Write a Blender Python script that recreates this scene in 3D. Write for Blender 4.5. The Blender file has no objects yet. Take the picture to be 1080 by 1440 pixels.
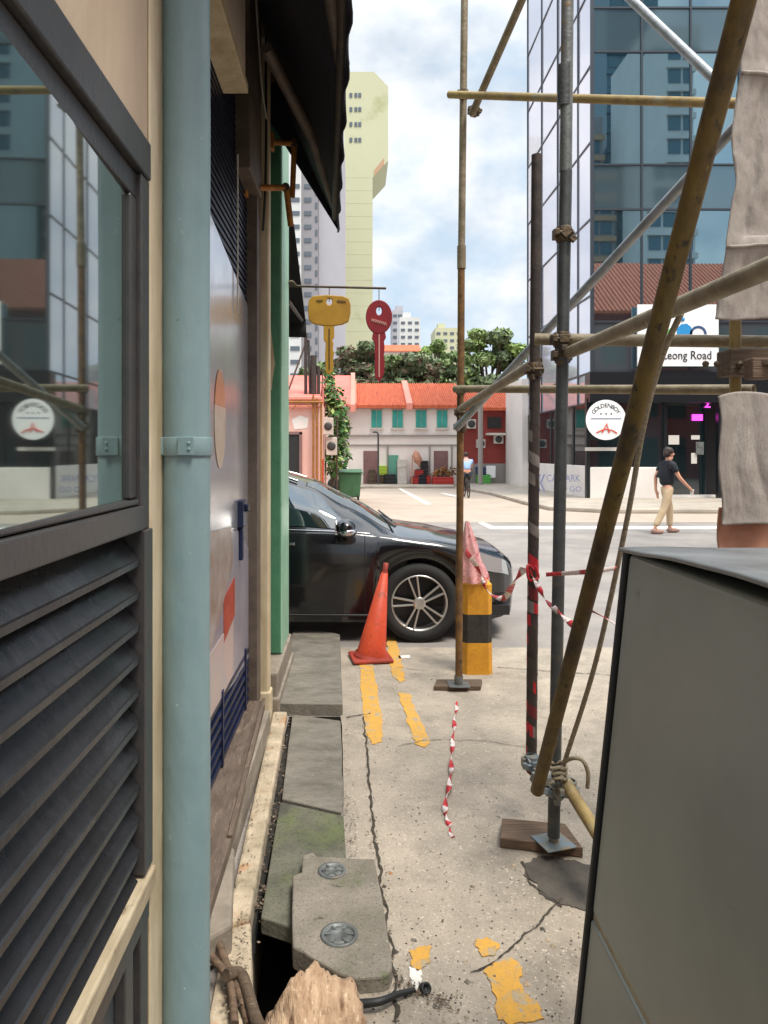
import bpy, bmesh, math, random
from mathutils import Vector, Matrix, noise
R = math.radians
random.seed(7)
C = bpy.context.scene.collection
SC = bpy.context.scene
# ------------------------------------------------------------------ camera
F, H, CX, CY = 1040.0, 1.6, 499.0, 638.0      # focal length in photo pixels, eye height, vanishing point
cd = bpy.data.cameras.new('camera'); cam = bpy.data.objects.new('camera', cd); C.objects.link(cam)
cam.location = (0, 0, H); cam.rotation_euler = (R(90), 0, 0)
cd.sensor_width = 36; cd.lens = 36 * F / 1440; cd.shift_x = (540 - CX) / 1440; cd.shift_y = -(720 - CY) / 1440
cd.clip_start = .05; cd.clip_end = 3000
SC.camera = cam
# ------------------------------------------------------------------ sky, sun, exposure
SUN_EL, SUN_AZ = 64, 138        # azimuth clockwise from +Y: behind the camera, to the right
w = bpy.data.worlds.new('World'); SC.world = w; w.use_nodes = True
nt = w.node_tree; nt.nodes.clear()
out = nt.nodes.new('ShaderNodeOutputWorld'); bg = nt.nodes.new('ShaderNodeBackground')
sky = nt.nodes.new('ShaderNodeTexSky'); sky.sky_type = 'NISHITA'; sky.sun_disc = False
sky.sun_elevation = R(SUN_EL); sky.sun_rotation = R(SUN_AZ)
tc = nt.nodes.new('ShaderNodeTexCoord'); mp = nt.nodes.new('ShaderNodeMapping')
mp.inputs['Scale'].default_value = (1, 1, 1.7); mp.inputs['Location'].default_value = (.37, .1, .62)
n1 = nt.nodes.new('ShaderNodeTexNoise'); n1.inputs['Scale'].default_value = 3.1; n1.inputs['Detail'].default_value = 9; n1.inputs['Roughness'].default_value = .58
n1.inputs['Distortion'].default_value = .25
r1 = nt.nodes.new('ShaderNodeValToRGB'); r1.color_ramp.elements[0].position = .32; r1.color_ramp.elements[1].position = .52
n2 = nt.nodes.new('ShaderNodeTexNoise'); n2.inputs['Scale'].default_value = 5.5; n2.inputs['Detail'].default_value = 8; n2.inputs['Roughness'].default_value = .55
r2 = nt.nodes.new('ShaderNodeValToRGB'); r2.color_ramp.elements[0].position = .36; r2.color_ramp.elements[1].position = .58
r2.color_ramp.elements[0].color = (3.9, 4.45, 5.1, 1); r2.color_ramp.elements[1].color = (6.5, 6.6, 6.7, 1)
mx = nt.nodes.new('ShaderNodeMixRGB')
sb = nt.nodes.new('ShaderNodeMixRGB'); sb.inputs[0].default_value = .8; sb.inputs[2].default_value = (3.5, 4.7, 5.8, 1)
L = nt.links.new
L(tc.outputs['Generated'], mp.inputs[0]); L(mp.outputs[0], n1.inputs['Vector']); L(mp.outputs[0], n2.inputs['Vector'])
L(n1.outputs['Fac'], r1.inputs[0]); L(n2.outputs['Fac'], r2.inputs[0])
L(sky.outputs[0], sb.inputs[1]); L(r1.outputs[0], mx.inputs[0]); L(sb.outputs[0], mx.inputs[1]); L(r2.outputs[0], mx.inputs[2])
sx = nt.nodes.new('ShaderNodeSeparateXYZ'); zr = nt.nodes.new('ShaderNodeMapRange'); zm = nt.nodes.new('ShaderNodeVectorMath'); zm.operation = 'SCALE'
zr.inputs[1].default_value = .5; zr.inputs[2].default_value = .95; zr.inputs[3].default_value = 1; zr.inputs[4].default_value = 2.9   # an overcast sky is brightest overhead
L(tc.outputs['Generated'], sx.inputs[0]); L(sx.outputs['Z'], zr.inputs[0]); L(mx.outputs[0], zm.inputs[0]); L(zr.outputs[0], zm.inputs['Scale'])
L(zm.outputs[0], bg.inputs[0]); L(bg.outputs[0], out.inputs[0]); bg.inputs[1].default_value = .1
sl = bpy.data.lights.new('sun', 'SUN'); sun = bpy.data.objects.new('sun', sl); C.objects.link(sun)
sl.energy = 2.4; sl.angle = R(20); sl.color = (1, .93, .82)
sd = Vector((math.sin(R(SUN_AZ)) * math.cos(R(SUN_EL)), math.cos(R(SUN_AZ)) * math.cos(R(SUN_EL)), math.sin(R(SUN_EL))))
sun.rotation_euler = sd.to_track_quat('Z', 'Y').to_euler()
SC.view_settings.view_transform = 'Standard'; SC.view_settings.look = 'None'
SC.view_settings.exposure = 0.78; SC.view_settings.gamma = 1

# ------------------------------------------------------------------ helpers
def P(px, py, Y):                       # a photo pixel at depth Y -> world point
    return Vector(((px - CX) * Y / F, Y, H - (py - CY) * Y / F))
def G(px, py, z=0.0):                   # a photo pixel on the horizontal plane z
    return P(px, py, (H - z) * F / (py - CY))
def srgb(r, g, b):
    return tuple(((x / 255 / 12.92) if x / 255 <= .04045 else ((x / 255 + .055) / 1.055) ** 2.4) for x in (r, g, b))
def mat(name, c, rough=.6, metal=0, c2=None, sc=4, amt=1.0, bump=0, bsc=60, coat=0, ior=1.5, stretch=(1, 1, 1), c3=None, sc3=1.2, p3=(.55, .7),
        ramp=(.35, .65), emit=None, es=1, alpha=1, rvar=0, trans=0, speck=None):
    m = bpy.data.materials.new(name); m.use_nodes = True
    t = m.node_tree; b = t.nodes['Principled BSDF']; N = t.nodes.new; K = t.links.new
    b.inputs['Roughness'].default_value = rough; b.inputs['Metallic'].default_value = metal
    b.inputs['IOR'].default_value = ior; b.inputs['Coat Weight'].default_value = coat; b.inputs['Coat Roughness'].default_value = .06
    b.inputs['Alpha'].default_value = alpha; b.inputs['Transmission Weight'].default_value = trans
    col4 = (*c, 1); b.inputs['Base Color'].default_value = col4
    if c2 or bump or c3 or rvar or speck:
        tcn = N('ShaderNodeTexCoord'); mpn = N('ShaderNodeMapping'); mpn.inputs['Scale'].default_value = stretch
        K(tcn.outputs['Object'], mpn.inputs[0])
    last = None
    if c2:
        n = N('ShaderNodeTexNoise'); n.inputs['Scale'].default_value = sc; n.inputs['Detail'].default_value = 8; n.inputs['Roughness'].default_value = .62
        K(mpn.outputs[0], n.inputs['Vector'])
        rr = N('ShaderNodeValToRGB'); rr.color_ramp.elements[0].position = ramp[0]; rr.color_ramp.elements[1].position = ramp[1]
        K(n.outputs['Fac'], rr.inputs[0])
        mxn = N('ShaderNodeMixRGB'); mxn.inputs[1].default_value = col4; mxn.inputs[2].default_value = (*[a + (q - a) * amt for a, q in zip(c, c2)], 1)
        K(rr.outputs[0], mxn.inputs[0]); last = mxn
        if rvar:
            mr = N('ShaderNodeMapRange'); mr.inputs[3].default_value = rough - rvar; mr.inputs[4].default_value = rough + rvar
            K(n.outputs['Fac'], mr.inputs[0]); K(mr.outputs[0], b.inputs['Roughness'])
    if c3:
        n = N('ShaderNodeTexNoise'); n.inputs['Scale'].default_value = sc3; n.inputs['Detail'].default_value = 7; n.inputs['Roughness'].default_value = .65
        K(mpn.outputs[0], n.inputs['Vector'])
        rr = N('ShaderNodeValToRGB'); rr.color_ramp.elements[0].position = p3[0]; rr.color_ramp.elements[1].position = p3[1]
        K(n.outputs['Fac'], rr.inputs[0])
        mxn = N('ShaderNodeMixRGB'); mxn.inputs[2].default_value = (*c3, 1)
        if last: K(last.outputs[0], mxn.inputs[1])
        else: mxn.inputs[1].default_value = col4
        K(rr.outputs[0], mxn.inputs[0]); last = mxn
    for sp in (speck or ()):                    # (colour, scale, lo, hi): fine grains, chips or scratches
        n = N('ShaderNodeTexNoise'); n.inputs['Scale'].default_value = sp[1]; n.inputs['Detail'].default_value = 4; n.inputs['Roughness'].default_value = .7
        K(mpn.outputs[0], n.inputs['Vector'])
        rr = N('ShaderNodeValToRGB'); rr.color_ramp.elements[0].position = sp[2]; rr.color_ramp.elements[1].position = sp[3]
        K(n.outputs['Fac'], rr.inputs[0])
        mxn = N('ShaderNodeMixRGB'); mxn.inputs[2].default_value = (*sp[0], 1)
        if last: K(last.outputs[0], mxn.inputs[1])
        else: mxn.inputs[1].default_value = col4
        K(rr.outputs[0], mxn.inputs[0]); last = mxn
    if last: K(last.outputs[0], b.inputs['Base Color'])
    if bump:
        n = N('ShaderNodeTexNoise'); n.inputs['Scale'].default_value = bsc; n.inputs['Detail'].default_value = 6
        K(mpn.outputs[0], n.inputs['Vector'])
        bp = N('ShaderNodeBump'); bp.inputs['Strength'].default_value = bump; bp.inputs['Distance'].default_value = .01
        K(n.outputs['Fac'], bp.inputs['Height']); K(bp.outputs[0], b.inputs['Normal'])
    if emit:
        b.inputs['Emission Color'].default_value = (*emit, 1); b.inputs['Emission Strength'].default_value = es
    return m

ORG = {}
def basis(d):
    d = Vector(d).normalized()
    u = d.cross(Vector((0, 0, 1)))
    if u.length < 1e-3: u = d.cross(Vector((0, 1, 0)))
    u.normalize(); return u, d.cross(u).normalized(), d
class MB:
    def __init__(s): s.v = []; s.f = []; s.m = []; s.s = []; s.mi = 0
    def add(s, vs, fs, smooth=False):
        o = len(s.v); s.v += [Vector(q) for q in vs]
        for f in fs: s.f.append([i + o for i in f]); s.m.append(s.mi); s.s.append(smooth)
        return s
    def box(s, x0, x1, y0, y1, z0, z1):
        return s.add([(x, y, z) for z in (z0, z1) for y in (y0, y1) for x in (x0, x1)],
                     [(0, 2, 3, 1), (4, 5, 7, 6), (0, 1, 5, 4), (2, 6, 7, 3), (0, 4, 6, 2), (1, 3, 7, 5)])
    def obox(s, c, a, b, d):            # centre and three half-axis vectors
        c, a, b, d = map(Vector, (c, a, b, d))
        return s.add([c + i * a + j * b + k * d for k in (-1, 1) for j in (-1, 1) for i in (-1, 1)],
                     [(0, 2, 3, 1), (4, 5, 7, 6), (0, 1, 5, 4), (2, 6, 7, 3), (0, 4, 6, 2), (1, 3, 7, 5)])
    def prism(s, poly, d):              # polygon extruded along d
        poly = [Vector(q) for q in poly]; d = Vector(d); n = len(poly)
        return s.add(poly + [q + d for q in poly], [tuple(range(n))[::-1], tuple(range(n, 2 * n))] + [(i, (i + 1) % n, n + (i + 1) % n, n + i) for i in range(n)])
    def tube(s, pts, r, n=12, caps=True):
        pts = [Vector(q) for q in pts]; k = len(pts)
        rs = r if isinstance(r, (list, tuple)) else [r] * k
        vs = []; u = None
        for i, q in enumerate(pts):
            d = (pts[min(i + 1, k - 1)] - pts[max(i - 1, 0)]).normalized()
            if u is None: u = basis(d)[0]
            u = (u - d * u.dot(d)).normalized(); v = d.cross(u)
            vs += [q + rs[i] * (math.cos(2 * math.pi * j / n) * u + math.sin(2 * math.pi * j / n) * v) for j in range(n)]
        fs = [(i * n + j, i * n + (j + 1) % n, (i + 1) * n + (j + 1) % n, (i + 1) * n + j) for i in range(k - 1) for j in range(n)]
        s.add(vs, fs, True)
        if caps: s.add(vs[:n], [tuple(range(n))[::-1]]); s.add(vs[-n:], [tuple(range(n))])
        return s
    def lathe(s, c, axis, prof, n=24, sm=True):   # prof: (along axis, radius)
        u, v, d = basis(axis); c = Vector(c)
        vs = [c + d * h + r * (math.cos(2 * math.pi * j / n) * u + math.sin(2 * math.pi * j / n) * v) for h, r in prof for j in range(n)]
        return s.add(vs, [(i * n + j, i * n + (j + 1) % n, (i + 1) * n + (j + 1) % n, (i + 1) * n + j) for i in range(len(prof) - 1) for j in range(n)], sm)
    def ball(s, c, r, n=12, m=8, jit=0, seed=0):
        c = Vector(c); r = (r, r, r) if not isinstance(r, (list, tuple)) else r
        vs = []
        for i in range(m + 1):
            a = math.pi * i / m
            for j in range(n):
                b = 2 * math.pi * j / n
                q = Vector((math.sin(a) * math.cos(b), math.sin(a) * math.sin(b), math.cos(a)))
                k = 1 + (jit * noise.noise(q * 2.3 + Vector((seed, 0, 0))) if jit else 0)
                vs.append(c + Vector((q.x * r[0], q.y * r[1], q.z * r[2])) * k)
        return s.add(vs, [(i * n + j, (i + 1) * n + j, (i + 1) * n + (j + 1) % n, i * n + (j + 1) % n) for i in range(m) for j in range(n)], True)
    def strip(s, pts, wd, alt=None):     # ribbon through pts, width vector(s) wd; alt=(m0,m1) alternates material slots
        pts = [Vector(q) for q in pts]; k = len(pts)
        ws = [Vector(q) for q in wd] if isinstance(wd, list) else [Vector(wd)] * k
        for i in range(k - 1):
            if alt: s.mi = alt[i % 2]
            s.add([pts[i] - ws[i] / 2, pts[i + 1] - ws[i + 1] / 2, pts[i + 1] + ws[i + 1] / 2, pts[i] + ws[i] / 2], [(0, 1, 2, 3)], True)
        s.mi = 0; return s
    def grid(s, fn, nu, nv, sm=True):
        return s.add([fn(i / nu, j / nv) for i in range(nu + 1) for j in range(nv + 1)],
                     [(i * (nv + 1) + j, (i + 1) * (nv + 1) + j, (i + 1) * (nv + 1) + j + 1, i * (nv + 1) + j + 1) for i in range(nu) for j in range(nv)], sm)
    def build(s, name, mats, parent=None, bevel=0, solid=0, sub=0, weld=False, seg=2):
        me = bpy.data.meshes.new(name); o = bpy.data.objects.new(name, me); C.objects.link(o)
        if parent is not None: org = ORG[parent]; o.parent = parent
        else:
            xs = [q.x for q in s.v]; ys = [q.y for q in s.v]; zs = [q.z for q in s.v]
            org = Vector(((min(xs) + max(xs)) / 2, (min(ys) + max(ys)) / 2, min(zs))); o.location = org
        ORG[o] = org
        me.from_pydata([q - org for q in s.v], [], s.f)
        me.polygons.foreach_set('material_index', s.m); me.polygons.foreach_set('use_smooth', s.s)
        for mm in (mats if isinstance(mats, (list, tuple)) else [mats]): me.materials.append(mm)
        if weld:
            b = bmesh.new(); b.from_mesh(me); bmesh.ops.remove_doubles(b, verts=b.verts, dist=1e-4); bmesh.ops.recalc_face_normals(b, faces=b.faces); b.to_mesh(me); b.free()
        if solid: q = o.modifiers.new('solid', 'SOLIDIFY'); q.thickness = solid; q.offset = 0
        if bevel: q = o.modifiers.new('bevel', 'BEVEL'); q.width = bevel; q.segments = seg; q.limit_method = 'ANGLE'; q.angle_limit = R(40)
        if sub: q = o.modifiers.new('sub', 'SUBSURF'); q.levels = sub; q.render_levels = sub
        return o
def tag(o, label, cat, group=None):
    o['label'] = label; o['category'] = cat
    if group: o['group'] = group
    return o
def thing(name, loc, label, cat, group=None):
    o = bpy.data.objects.new(name, None); C.objects.link(o); o.location = loc; o.empty_display_size = .1
    ORG[o] = Vector(loc); return tag(o, label, cat, group)
def struct(name, mb, m, **k):
    o = mb.build(name, m, **k); o['kind'] = 'structure'; return o
def copy_tree(o, parent=None):
    c = o.copy(); C.objects.link(c)
    if parent is not None: c.parent = parent
    for ch in list(o.children): copy_tree(ch, c)
    return c
def text_geo(s, size, ext=.002):
    cu = bpy.data.curves.new('t', 'FONT'); cu.body = s; cu.size = size; cu.extrude = ext; cu.align_x = 'CENTER'; cu.align_y = 'CENTER'; cu.resolution_u = 3
    ob = bpy.data.objects.new('t', cu); C.objects.link(ob); dg = bpy.context.evaluated_depsgraph_get(); dg.update()
    me = bpy.data.meshes.new_from_object(ob.evaluated_get(dg))
    vs = [q.co.copy() for q in me.vertices]; fs = [tuple(p.vertices) for p in me.polygons]
    bpy.data.objects.remove(ob); bpy.data.curves.remove(cu); bpy.data.meshes.remove(me)
    return vs, fs
def add_text(mb, s, size, c, right=(1, 0, 0), up=(0, 0, 1), ext=.002, sx=1):
    c, r_, u_ = Vector(c), Vector(right), Vector(up); n_ = r_.cross(u_)
    vs, fs = text_geo(s, size, ext); mb.add([c + q.x * sx * r_ + q.y * u_ + q.z * n_ for q in vs], fs)
def catmull(pts, n=6):
    pts = [Vector(q) for q in pts]; o = []
    for i in range(len(pts) - 1):
        a, b, c, d = pts[max(i - 1, 0)], pts[i], pts[i + 1], pts[min(i + 2, len(pts) - 1)]
        for k in range(n):
            t = k / n; o.append(.5 * ((2 * b) + (c - a) * t + (2 * a - 5 * b + 4 * c - d) * t * t + (3 * b - a - 3 * c + d) * t ** 3))
    return o + [pts[-1]]
def skin(name, nodes, edges, m, parent, root=None, sub=2, flat=None):
    ks = list(nodes); me = bpy.data.meshes.new(name); o = bpy.data.objects.new(name, me); C.objects.link(o); o.parent = parent
    org = ORG[parent]; ORG[o] = org
    me.from_pydata([Vector(nodes[k][0]) - org for k in ks], [(ks.index(a), ks.index(b)) for a, b in edges], [])
    me.materials.append(m)
    md = o.modifiers.new('skin', 'SKIN'); md.use_smooth_shade = True
    if not me.skin_vertices: 
        b = bmesh.new(); b.from_mesh(me); b.verts.layers.skin.verify(); b.to_mesh(me); b.free()
    for i, k in enumerate(ks):
        r = nodes[k][1]; me.skin_vertices[0].data[i].radius = r if isinstance(r, tuple) else (r, r)
        me.skin_vertices[0].data[i].use_root = (k == (root or ks[0]))
    q = o.modifiers.new('sub', 'SUBSURF'); q.levels = sub; q.render_levels = sub
    return o

# ------------------------------------------------------------------ materials
S = srgb
M = {}
M['asphalt'] = mat('asphalt', S(128, 122, 118), .85, c2=S(150, 143, 136), sc=1.3, bump=.25, bsc=120, c3=S(100, 97, 96), sc3=.25, p3=(.5, .75), speck=((S(96, 92, 88), 110, .55, .65), (S(176, 170, 162), 80, .62, .7)))
M['concrete_pave'] = mat('concrete_pave', S(170, 158, 142), .85, c2=S(140, 131, 118), sc=2.6, bump=.55, bsc=55, c3=S(122, 114, 102), sc3=3.4, p3=(.5, .74), speck=((S(128, 118, 104), 140, .55, .68), (S(204, 192, 174), 95, .58, .70), (S(112, 104, 92), 26, .62, .76)))
M['street_pale'] = mat('street_pale', S(178, 162, 146), .85, c2=S(164, 150, 136), sc=.8, bump=.2, bsc=60, c3=S(146, 134, 122), sc3=.35, p3=(.52, .75), speck=((S(140, 128, 116), 60, .55, .65),))
M['trench'] = mat('trench', S(52, 48, 42), .95, c2=S(25, 24, 20), sc=6)
M['kerb_old'] = mat('kerb_old', S(190, 174, 150), .9, c2=S(142, 130, 108), sc=7, bump=.6, bsc=45, c3=S(168, 118, 74), sc3=5, p3=(.56, .68), speck=((S(110, 96, 78), 60, .60, .68), (S(90, 80, 66), 14, .62, .72)))
M['slab'] = mat('slab', S(126, 120, 110), .85, c2=S(96, 92, 82), sc=5, bump=.45, bsc=55, c3=S(128, 122, 110), sc3=14, p3=(.55, .7), stretch=(1, 2, 1), speck=((S(70, 66, 60), 120, .56, .66), (S(150, 144, 132), 60, .64, .70)))
M['slab_moss'] = mat('slab_moss', S(104, 102, 88), .9, c2=S(70, 70, 60), sc=6, bump=.5, bsc=50, c3=S(92, 100, 62), sc3=4, p3=(.48, .66), speck=((S(60, 60, 48), 110, .55, .65),))
M['slab_light'] = mat('slab_light', S(138, 130, 118), .85, c2=S(110, 104, 92), sc=5, bump=.5, bsc=60, c3=S(84, 94, 58), sc3=7, p3=(.58, .74), speck=((S(84, 78, 68), 110, .55, .65), (S(164, 156, 142), 70, .63, .70), (S(70, 66, 56), 18, .62, .70)))
M['dark_stain'] = mat('dark_stain', S(84, 78, 70), .9, c2=S(64, 60, 55), sc=9, bump=.5, bsc=60)
M['crack'] = mat('crack', S(46, 42, 36), .95, c2=S(70, 62, 50), sc=30)
M['yellow_line'] = mat('yellow_line', S(206, 154, 58), .8, c2=S(186, 144, 72), sc=14, c3=S(164, 148, 120), sc3=11, p3=(.54, .6), bump=.3, bsc=90, speck=((S(150, 130, 96), 70, .58, .66),))
M['white_line'] = mat('white_line', S(225, 222, 215), .7, c2=S(190, 186, 178), sc=5)
M['pavement'] = mat('pavement', S(176, 165, 150), .85, c2=S(150, 140, 128), sc=1.5, bump=.2)
M['beige_wall'] = mat('beige_wall', S(184, 166, 144), .75, c2=S(168, 148, 126), sc=3, bump=.25, bsc=30, c3=S(150, 126, 98), sc3=2.2, p3=(.6, .75), stretch=(1, 1, .35), speck=((S(132, 112, 90), 60, .72, .76),))
M['cream_trim'] = mat('cream_trim', S(206, 192, 164), .6, c2=S(176, 158, 126), sc=9, bump=.3, bsc=40, stretch=(1, 1, .3))
M['cream_old'] = mat('cream_old', S(186, 172, 146), .6, c2=S(150, 134, 108), sc=10, bump=.3, bsc=40, stretch=(1, .4, 1), speck=((S(110, 96, 76), 30, .62, .7),))
M['dark_frame'] = mat('dark_frame', S(66, 65, 66), .34, .3, c2=S(76, 72, 70), sc=12, bump=.15, bsc=50, c3=S(104, 90, 74), sc3=20, p3=(.66, .74), rvar=.12)
M['louvre'] = mat('louvre', S(50, 51, 55), .27, .35, c2=S(36, 35, 36), sc=7, bump=.1, bsc=40, c3=S(112, 104, 94), sc3=45, p3=(.72, .78), rvar=.14, speck=((S(116, 110, 104), 120, .72, .76),))
M['window_glass'] = mat('window_glass', (.34, .40, .375), .03, .95)
M['grey_panel'] = mat('grey_panel', S(88, 96, 98), .4, c2=S(60, 66, 68), sc=4)
M['pipe_paint'] = mat('pipe_paint', S(126, 149, 152), .45, c2=S(114, 138, 142), sc=8, bump=.28, bsc=26, stretch=(1, 1, .5), c3=S(156, 172, 170), sc3=26, p3=(.68, .74), speck=((S(176, 190, 186), 70, .70, .73), (S(96, 108, 106), 48, .73, .76)))
M['white_trim'] = mat('white_trim', S(222, 216, 206), .5, c2=S(190, 182, 170), sc=8)
M['steel_panel'] = mat('steel_panel', S(222, 222, 226), .2, .75, c2=S(200, 200, 208), sc=3, rvar=.08)
M['navy_grille'] = mat('navy_grille', S(26, 30, 52), .45, .3, c2=S(16, 18, 32), sc=12)
M['blue_slat'] = mat('blue_slat', S(26, 40, 76), .4, .2, c2=S(18, 26, 50), sc=8)
M['orange_print'] = mat('orange_print', S(220, 172, 134), .25, .3, c2=S(212, 140, 92), sc=6)
M['cream_print'] = mat('cream_print', S(226, 212, 196), .25, .3, c2=S(214, 190, 160), sc=6)
M['red_print'] = mat('red_print', S(184, 80, 58), .4, .1, c2=S(160, 66, 50), sc=9, c3=S(200, 140, 120), sc3=14, p3=(.6, .7))
M['tan_print'] = mat('tan_print', S(184, 176, 172), .35, .2, c2=S(152, 128, 112), sc=6, c3=S(178, 146, 130), sc3=5, p3=(.55, .72))
M['lilac_print'] = mat('lilac_print', S(178, 174, 182), .28, .35, c2=S(156, 154, 168), sc=4)
M['pale_print'] = mat('pale_print', S(204, 180, 172), .35, .2, c2=S(186, 176, 178), sc=5)
M['brown_steel'] = mat('brown_steel', S(98, 86, 76), .55, c2=S(78, 66, 58), sc=10, bump=.2)
M['brown_sill'] = mat('brown_sill', S(108, 94, 82), .55, c2=S(84, 70, 60), sc=14, bump=.4, bsc=80, c3=S(134, 116, 100), sc3=10, stretch=(3, .6, 1))
M['green_dark'] = mat('green_dark', S(72, 128, 98), .5, c2=S(60, 112, 84), sc=5, bump=.15)
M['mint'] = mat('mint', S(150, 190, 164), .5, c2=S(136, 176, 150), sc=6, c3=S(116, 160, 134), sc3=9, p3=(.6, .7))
M['sign_pale'] = mat('sign_pale', S(214, 198, 184), .6, c2=S(196, 178, 162), sc=3, bump=.1, c3=S(160, 140, 122), sc3=5, p3=(.62, .74), stretch=(1, 1, .3))
M['concrete_wall'] = mat('concrete_wall', S(150, 140, 126), .85, c2=S(120, 110, 98), sc=5, bump=.5, bsc=40)
M['awning'] = mat('awning', S(34, 34, 48), .8, c2=S(24, 24, 34), sc=5, bump=.3, bsc=14)
M['awning_black'] = mat('awning_black', S(24, 24, 26), .85, c2=S(16, 16, 18), sc=4)
M['rust_yellow'] = mat('rust_yellow', S(176, 118, 46), .6, .1, c2=S(128, 78, 30), sc=22, bump=.3, bsc=60)
M['galv'] = mat('galv', S(120, 124, 122), .5, .35, c2=S(92, 94, 92), sc=14, bump=.25, bsc=70, c3=S(126, 104, 72), sc3=10, p3=(.6, .72), rvar=.1)
M['galv_dark'] = mat('galv_dark', S(84, 88, 88), .5, .35, c2=S(66, 68, 68), sc=9, bump=.25, bsc=70, c3=S(106, 92, 70), sc3=10, p3=(.62, .74))
M['galv_light'] = mat('galv_light', S(158, 164, 168), .42, .5, c2=S(126, 130, 132), sc=12, bump=.2, bsc=70)
M['tube_yellow'] = mat('tube_yellow', S(168, 144, 88), .6, .1, c2=S(132, 112, 72), sc=12, bump=.25, bsc=60, c3=S(150, 146, 130), sc3=8, p3=(.55, .7))
M['tube_tan'] = mat('tube_tan', S(146, 134, 110), .6, .15, c2=S(116, 104, 80), sc=14, bump=.3, bsc=60, c3=S(94, 78, 56), sc3=9, p3=(.6, .72))
M['tube_olive'] = mat('tube_olive', S(104, 84, 30), .62, c2=S(76, 58, 22), sc=12, bump=.35, bsc=60, c3=S(52, 42, 26), sc3=6, p3=(.52, .72), stretch=(1, 1, .5), speck=((S(44, 36, 22), 40, .58, .66), (S(150, 122, 60), 60, .68, .72)))
M['tube_rust'] = mat('tube_rust', S(128, 92, 46), .7, c2=S(84, 60, 36), sc=14, bump=.3, bsc=60, c3=S(60, 46, 30), sc3=8, p3=(.58, .7))
M['tube_dark'] = mat('tube_dark', S(70, 58, 52), .7, c2=S(46, 40, 38), sc=12, bump=.3, bsc=60)
M['coupler'] = mat('coupler', S(72, 64, 56), .55, .5, c2=S(104, 86, 62), sc=30, bump=.4, bsc=80)
M['blue_steel'] = mat('blue_steel', S(110, 130, 144), .5, .3, c2=S(134, 120, 90), sc=22, bump=.3)
M['tape_red'] = mat('tape_red', S(196, 40, 48), .45, c2=S(170, 34, 44), sc=20)
M['tape_white'] = mat('tape_white', S(226, 214, 208), .45, c2=S(206, 190, 186), sc=20)
M['tape_dark'] = mat('tape_dark', S(122, 34, 40), .5, c2=S(90, 32, 36), sc=20)
M['tape_grey'] = mat('tape_grey', S(138, 128, 122), .5, c2=S(104, 98, 94), sc=20)
M['tape_black'] = mat('tape_black', S(62, 54, 50), .5)
M['rope'] = mat('rope', S(158, 146, 124), .9, c2=S(122, 110, 90), sc=90, bump=.5, bsc=150)
M['wood'] = mat('wood', S(116, 94, 74), .8, c2=S(84, 66, 52), sc=9, bump=.5, bsc=40, stretch=(.5, 8, 8), c3=S(70, 54, 44), sc3=7, p3=(.55, .7))
M['wood_dark'] = mat('wood_dark', S(102, 84, 66), .8, c2=S(72, 58, 46), sc=9, bump=.5, bsc=40, stretch=(.5, 8, 8), c3=S(150, 138, 120), sc3=26, p3=(.62, .72))
M['stump'] = mat('stump', S(188, 160, 130), .9, c2=S(142, 112, 86), sc=14, bump=1, bsc=40, c3=S(104, 74, 54), sc3=9, p3=(.56, .68), stretch=(2.6, .8, 1), speck=((S(96, 70, 52), 34, .62, .68), (S(216, 192, 164), 50, .6, .68)))
M['netting'] = mat('netting', S(156, 148, 141), .8, c2=S(146, 137, 130), sc=4, bump=.35, bsc=60, c3=S(170, 162, 155), sc3=9, p3=(.55, .7), stretch=(1.6, 1, .5), speck=((S(138, 129, 121), 260, .52, .60),))
M['orange_wrap'] = mat('orange_wrap', S(198, 148, 124), .8, c2=S(180, 124, 100), sc=8, bump=.5, bsc=16)
M['cabinet'] = mat('cabinet', S(158, 161, 153), .34, .2, c2=S(146, 149, 141), sc=2.2, c3=S(112, 112, 102), sc3=11, p3=(.66, .76), rvar=.06, bump=.06, bsc=20, speck=((S(92, 92, 84), 60, .72, .76), (S(140, 138, 128), 34, .74, .77)))
M['cabinet_top'] = mat('cabinet_top', S(146, 150, 152), .4, .3, c2=S(108, 110, 112), sc=5, bump=.1, bsc=9)
M['rubber'] = mat('rubber', S(24, 26, 26), .55)
M['cone'] = mat('cone', S(206, 76, 38), .55, c2=S(186, 62, 34), sc=5, c3=S(150, 60, 38), sc3=11, p3=(.58, .7), speck=((S(110, 56, 40), 40, .62, .7), (S(224, 130, 96), 26, .66, .72)))
M['cone_base'] = mat('cone_base', S(172, 62, 44), .6, c2=S(140, 52, 40), sc=8)
M['bollard_yellow'] = mat('bollard_yellow', S(208, 148, 34), .6, c2=S(184, 126, 30), sc=7, bump=.3, bsc=40, c3=S(120, 92, 40), sc3=9, p3=(.64, .74), speck=((S(110, 88, 48), 40, .66, .70),))
M['bollard_black'] = mat('bollard_black', S(34, 32, 30), .7, c2=S(52, 48, 42), sc=18, bump=.3, bsc=40)
M['pink_bag'] = mat('pink_bag', S(214, 140, 144), .5, alpha=.82, c2=S(226, 186, 182), sc=16, bump=.9, bsc=30, c3=S(190, 70, 84), sc3=16, p3=(.54, .64))
M['car_paint'] = mat('car_paint', (.006, .006, .008), .16, .0, coat=.7)
M['car_trim'] = mat('car_trim', S(30, 30, 32), .5)
M['car_glass'] = mat('car_glass', (.012, .022, .024), .02, ior=2.2)
M['chrome'] = mat('chrome', S(210, 210, 212), .2, 1)
M['rim_silver'] = mat('rim_silver', S(196, 194, 190), .28, .8)
M['rim_black'] = mat('rim_black', S(26, 26, 28), .4, .2)
M['tyre'] = mat('tyre', S(30, 30, 30), .8, bump=.2)
M['lens'] = mat('lens', S(190, 196, 198), .08, .5, ior=1.9)
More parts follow.
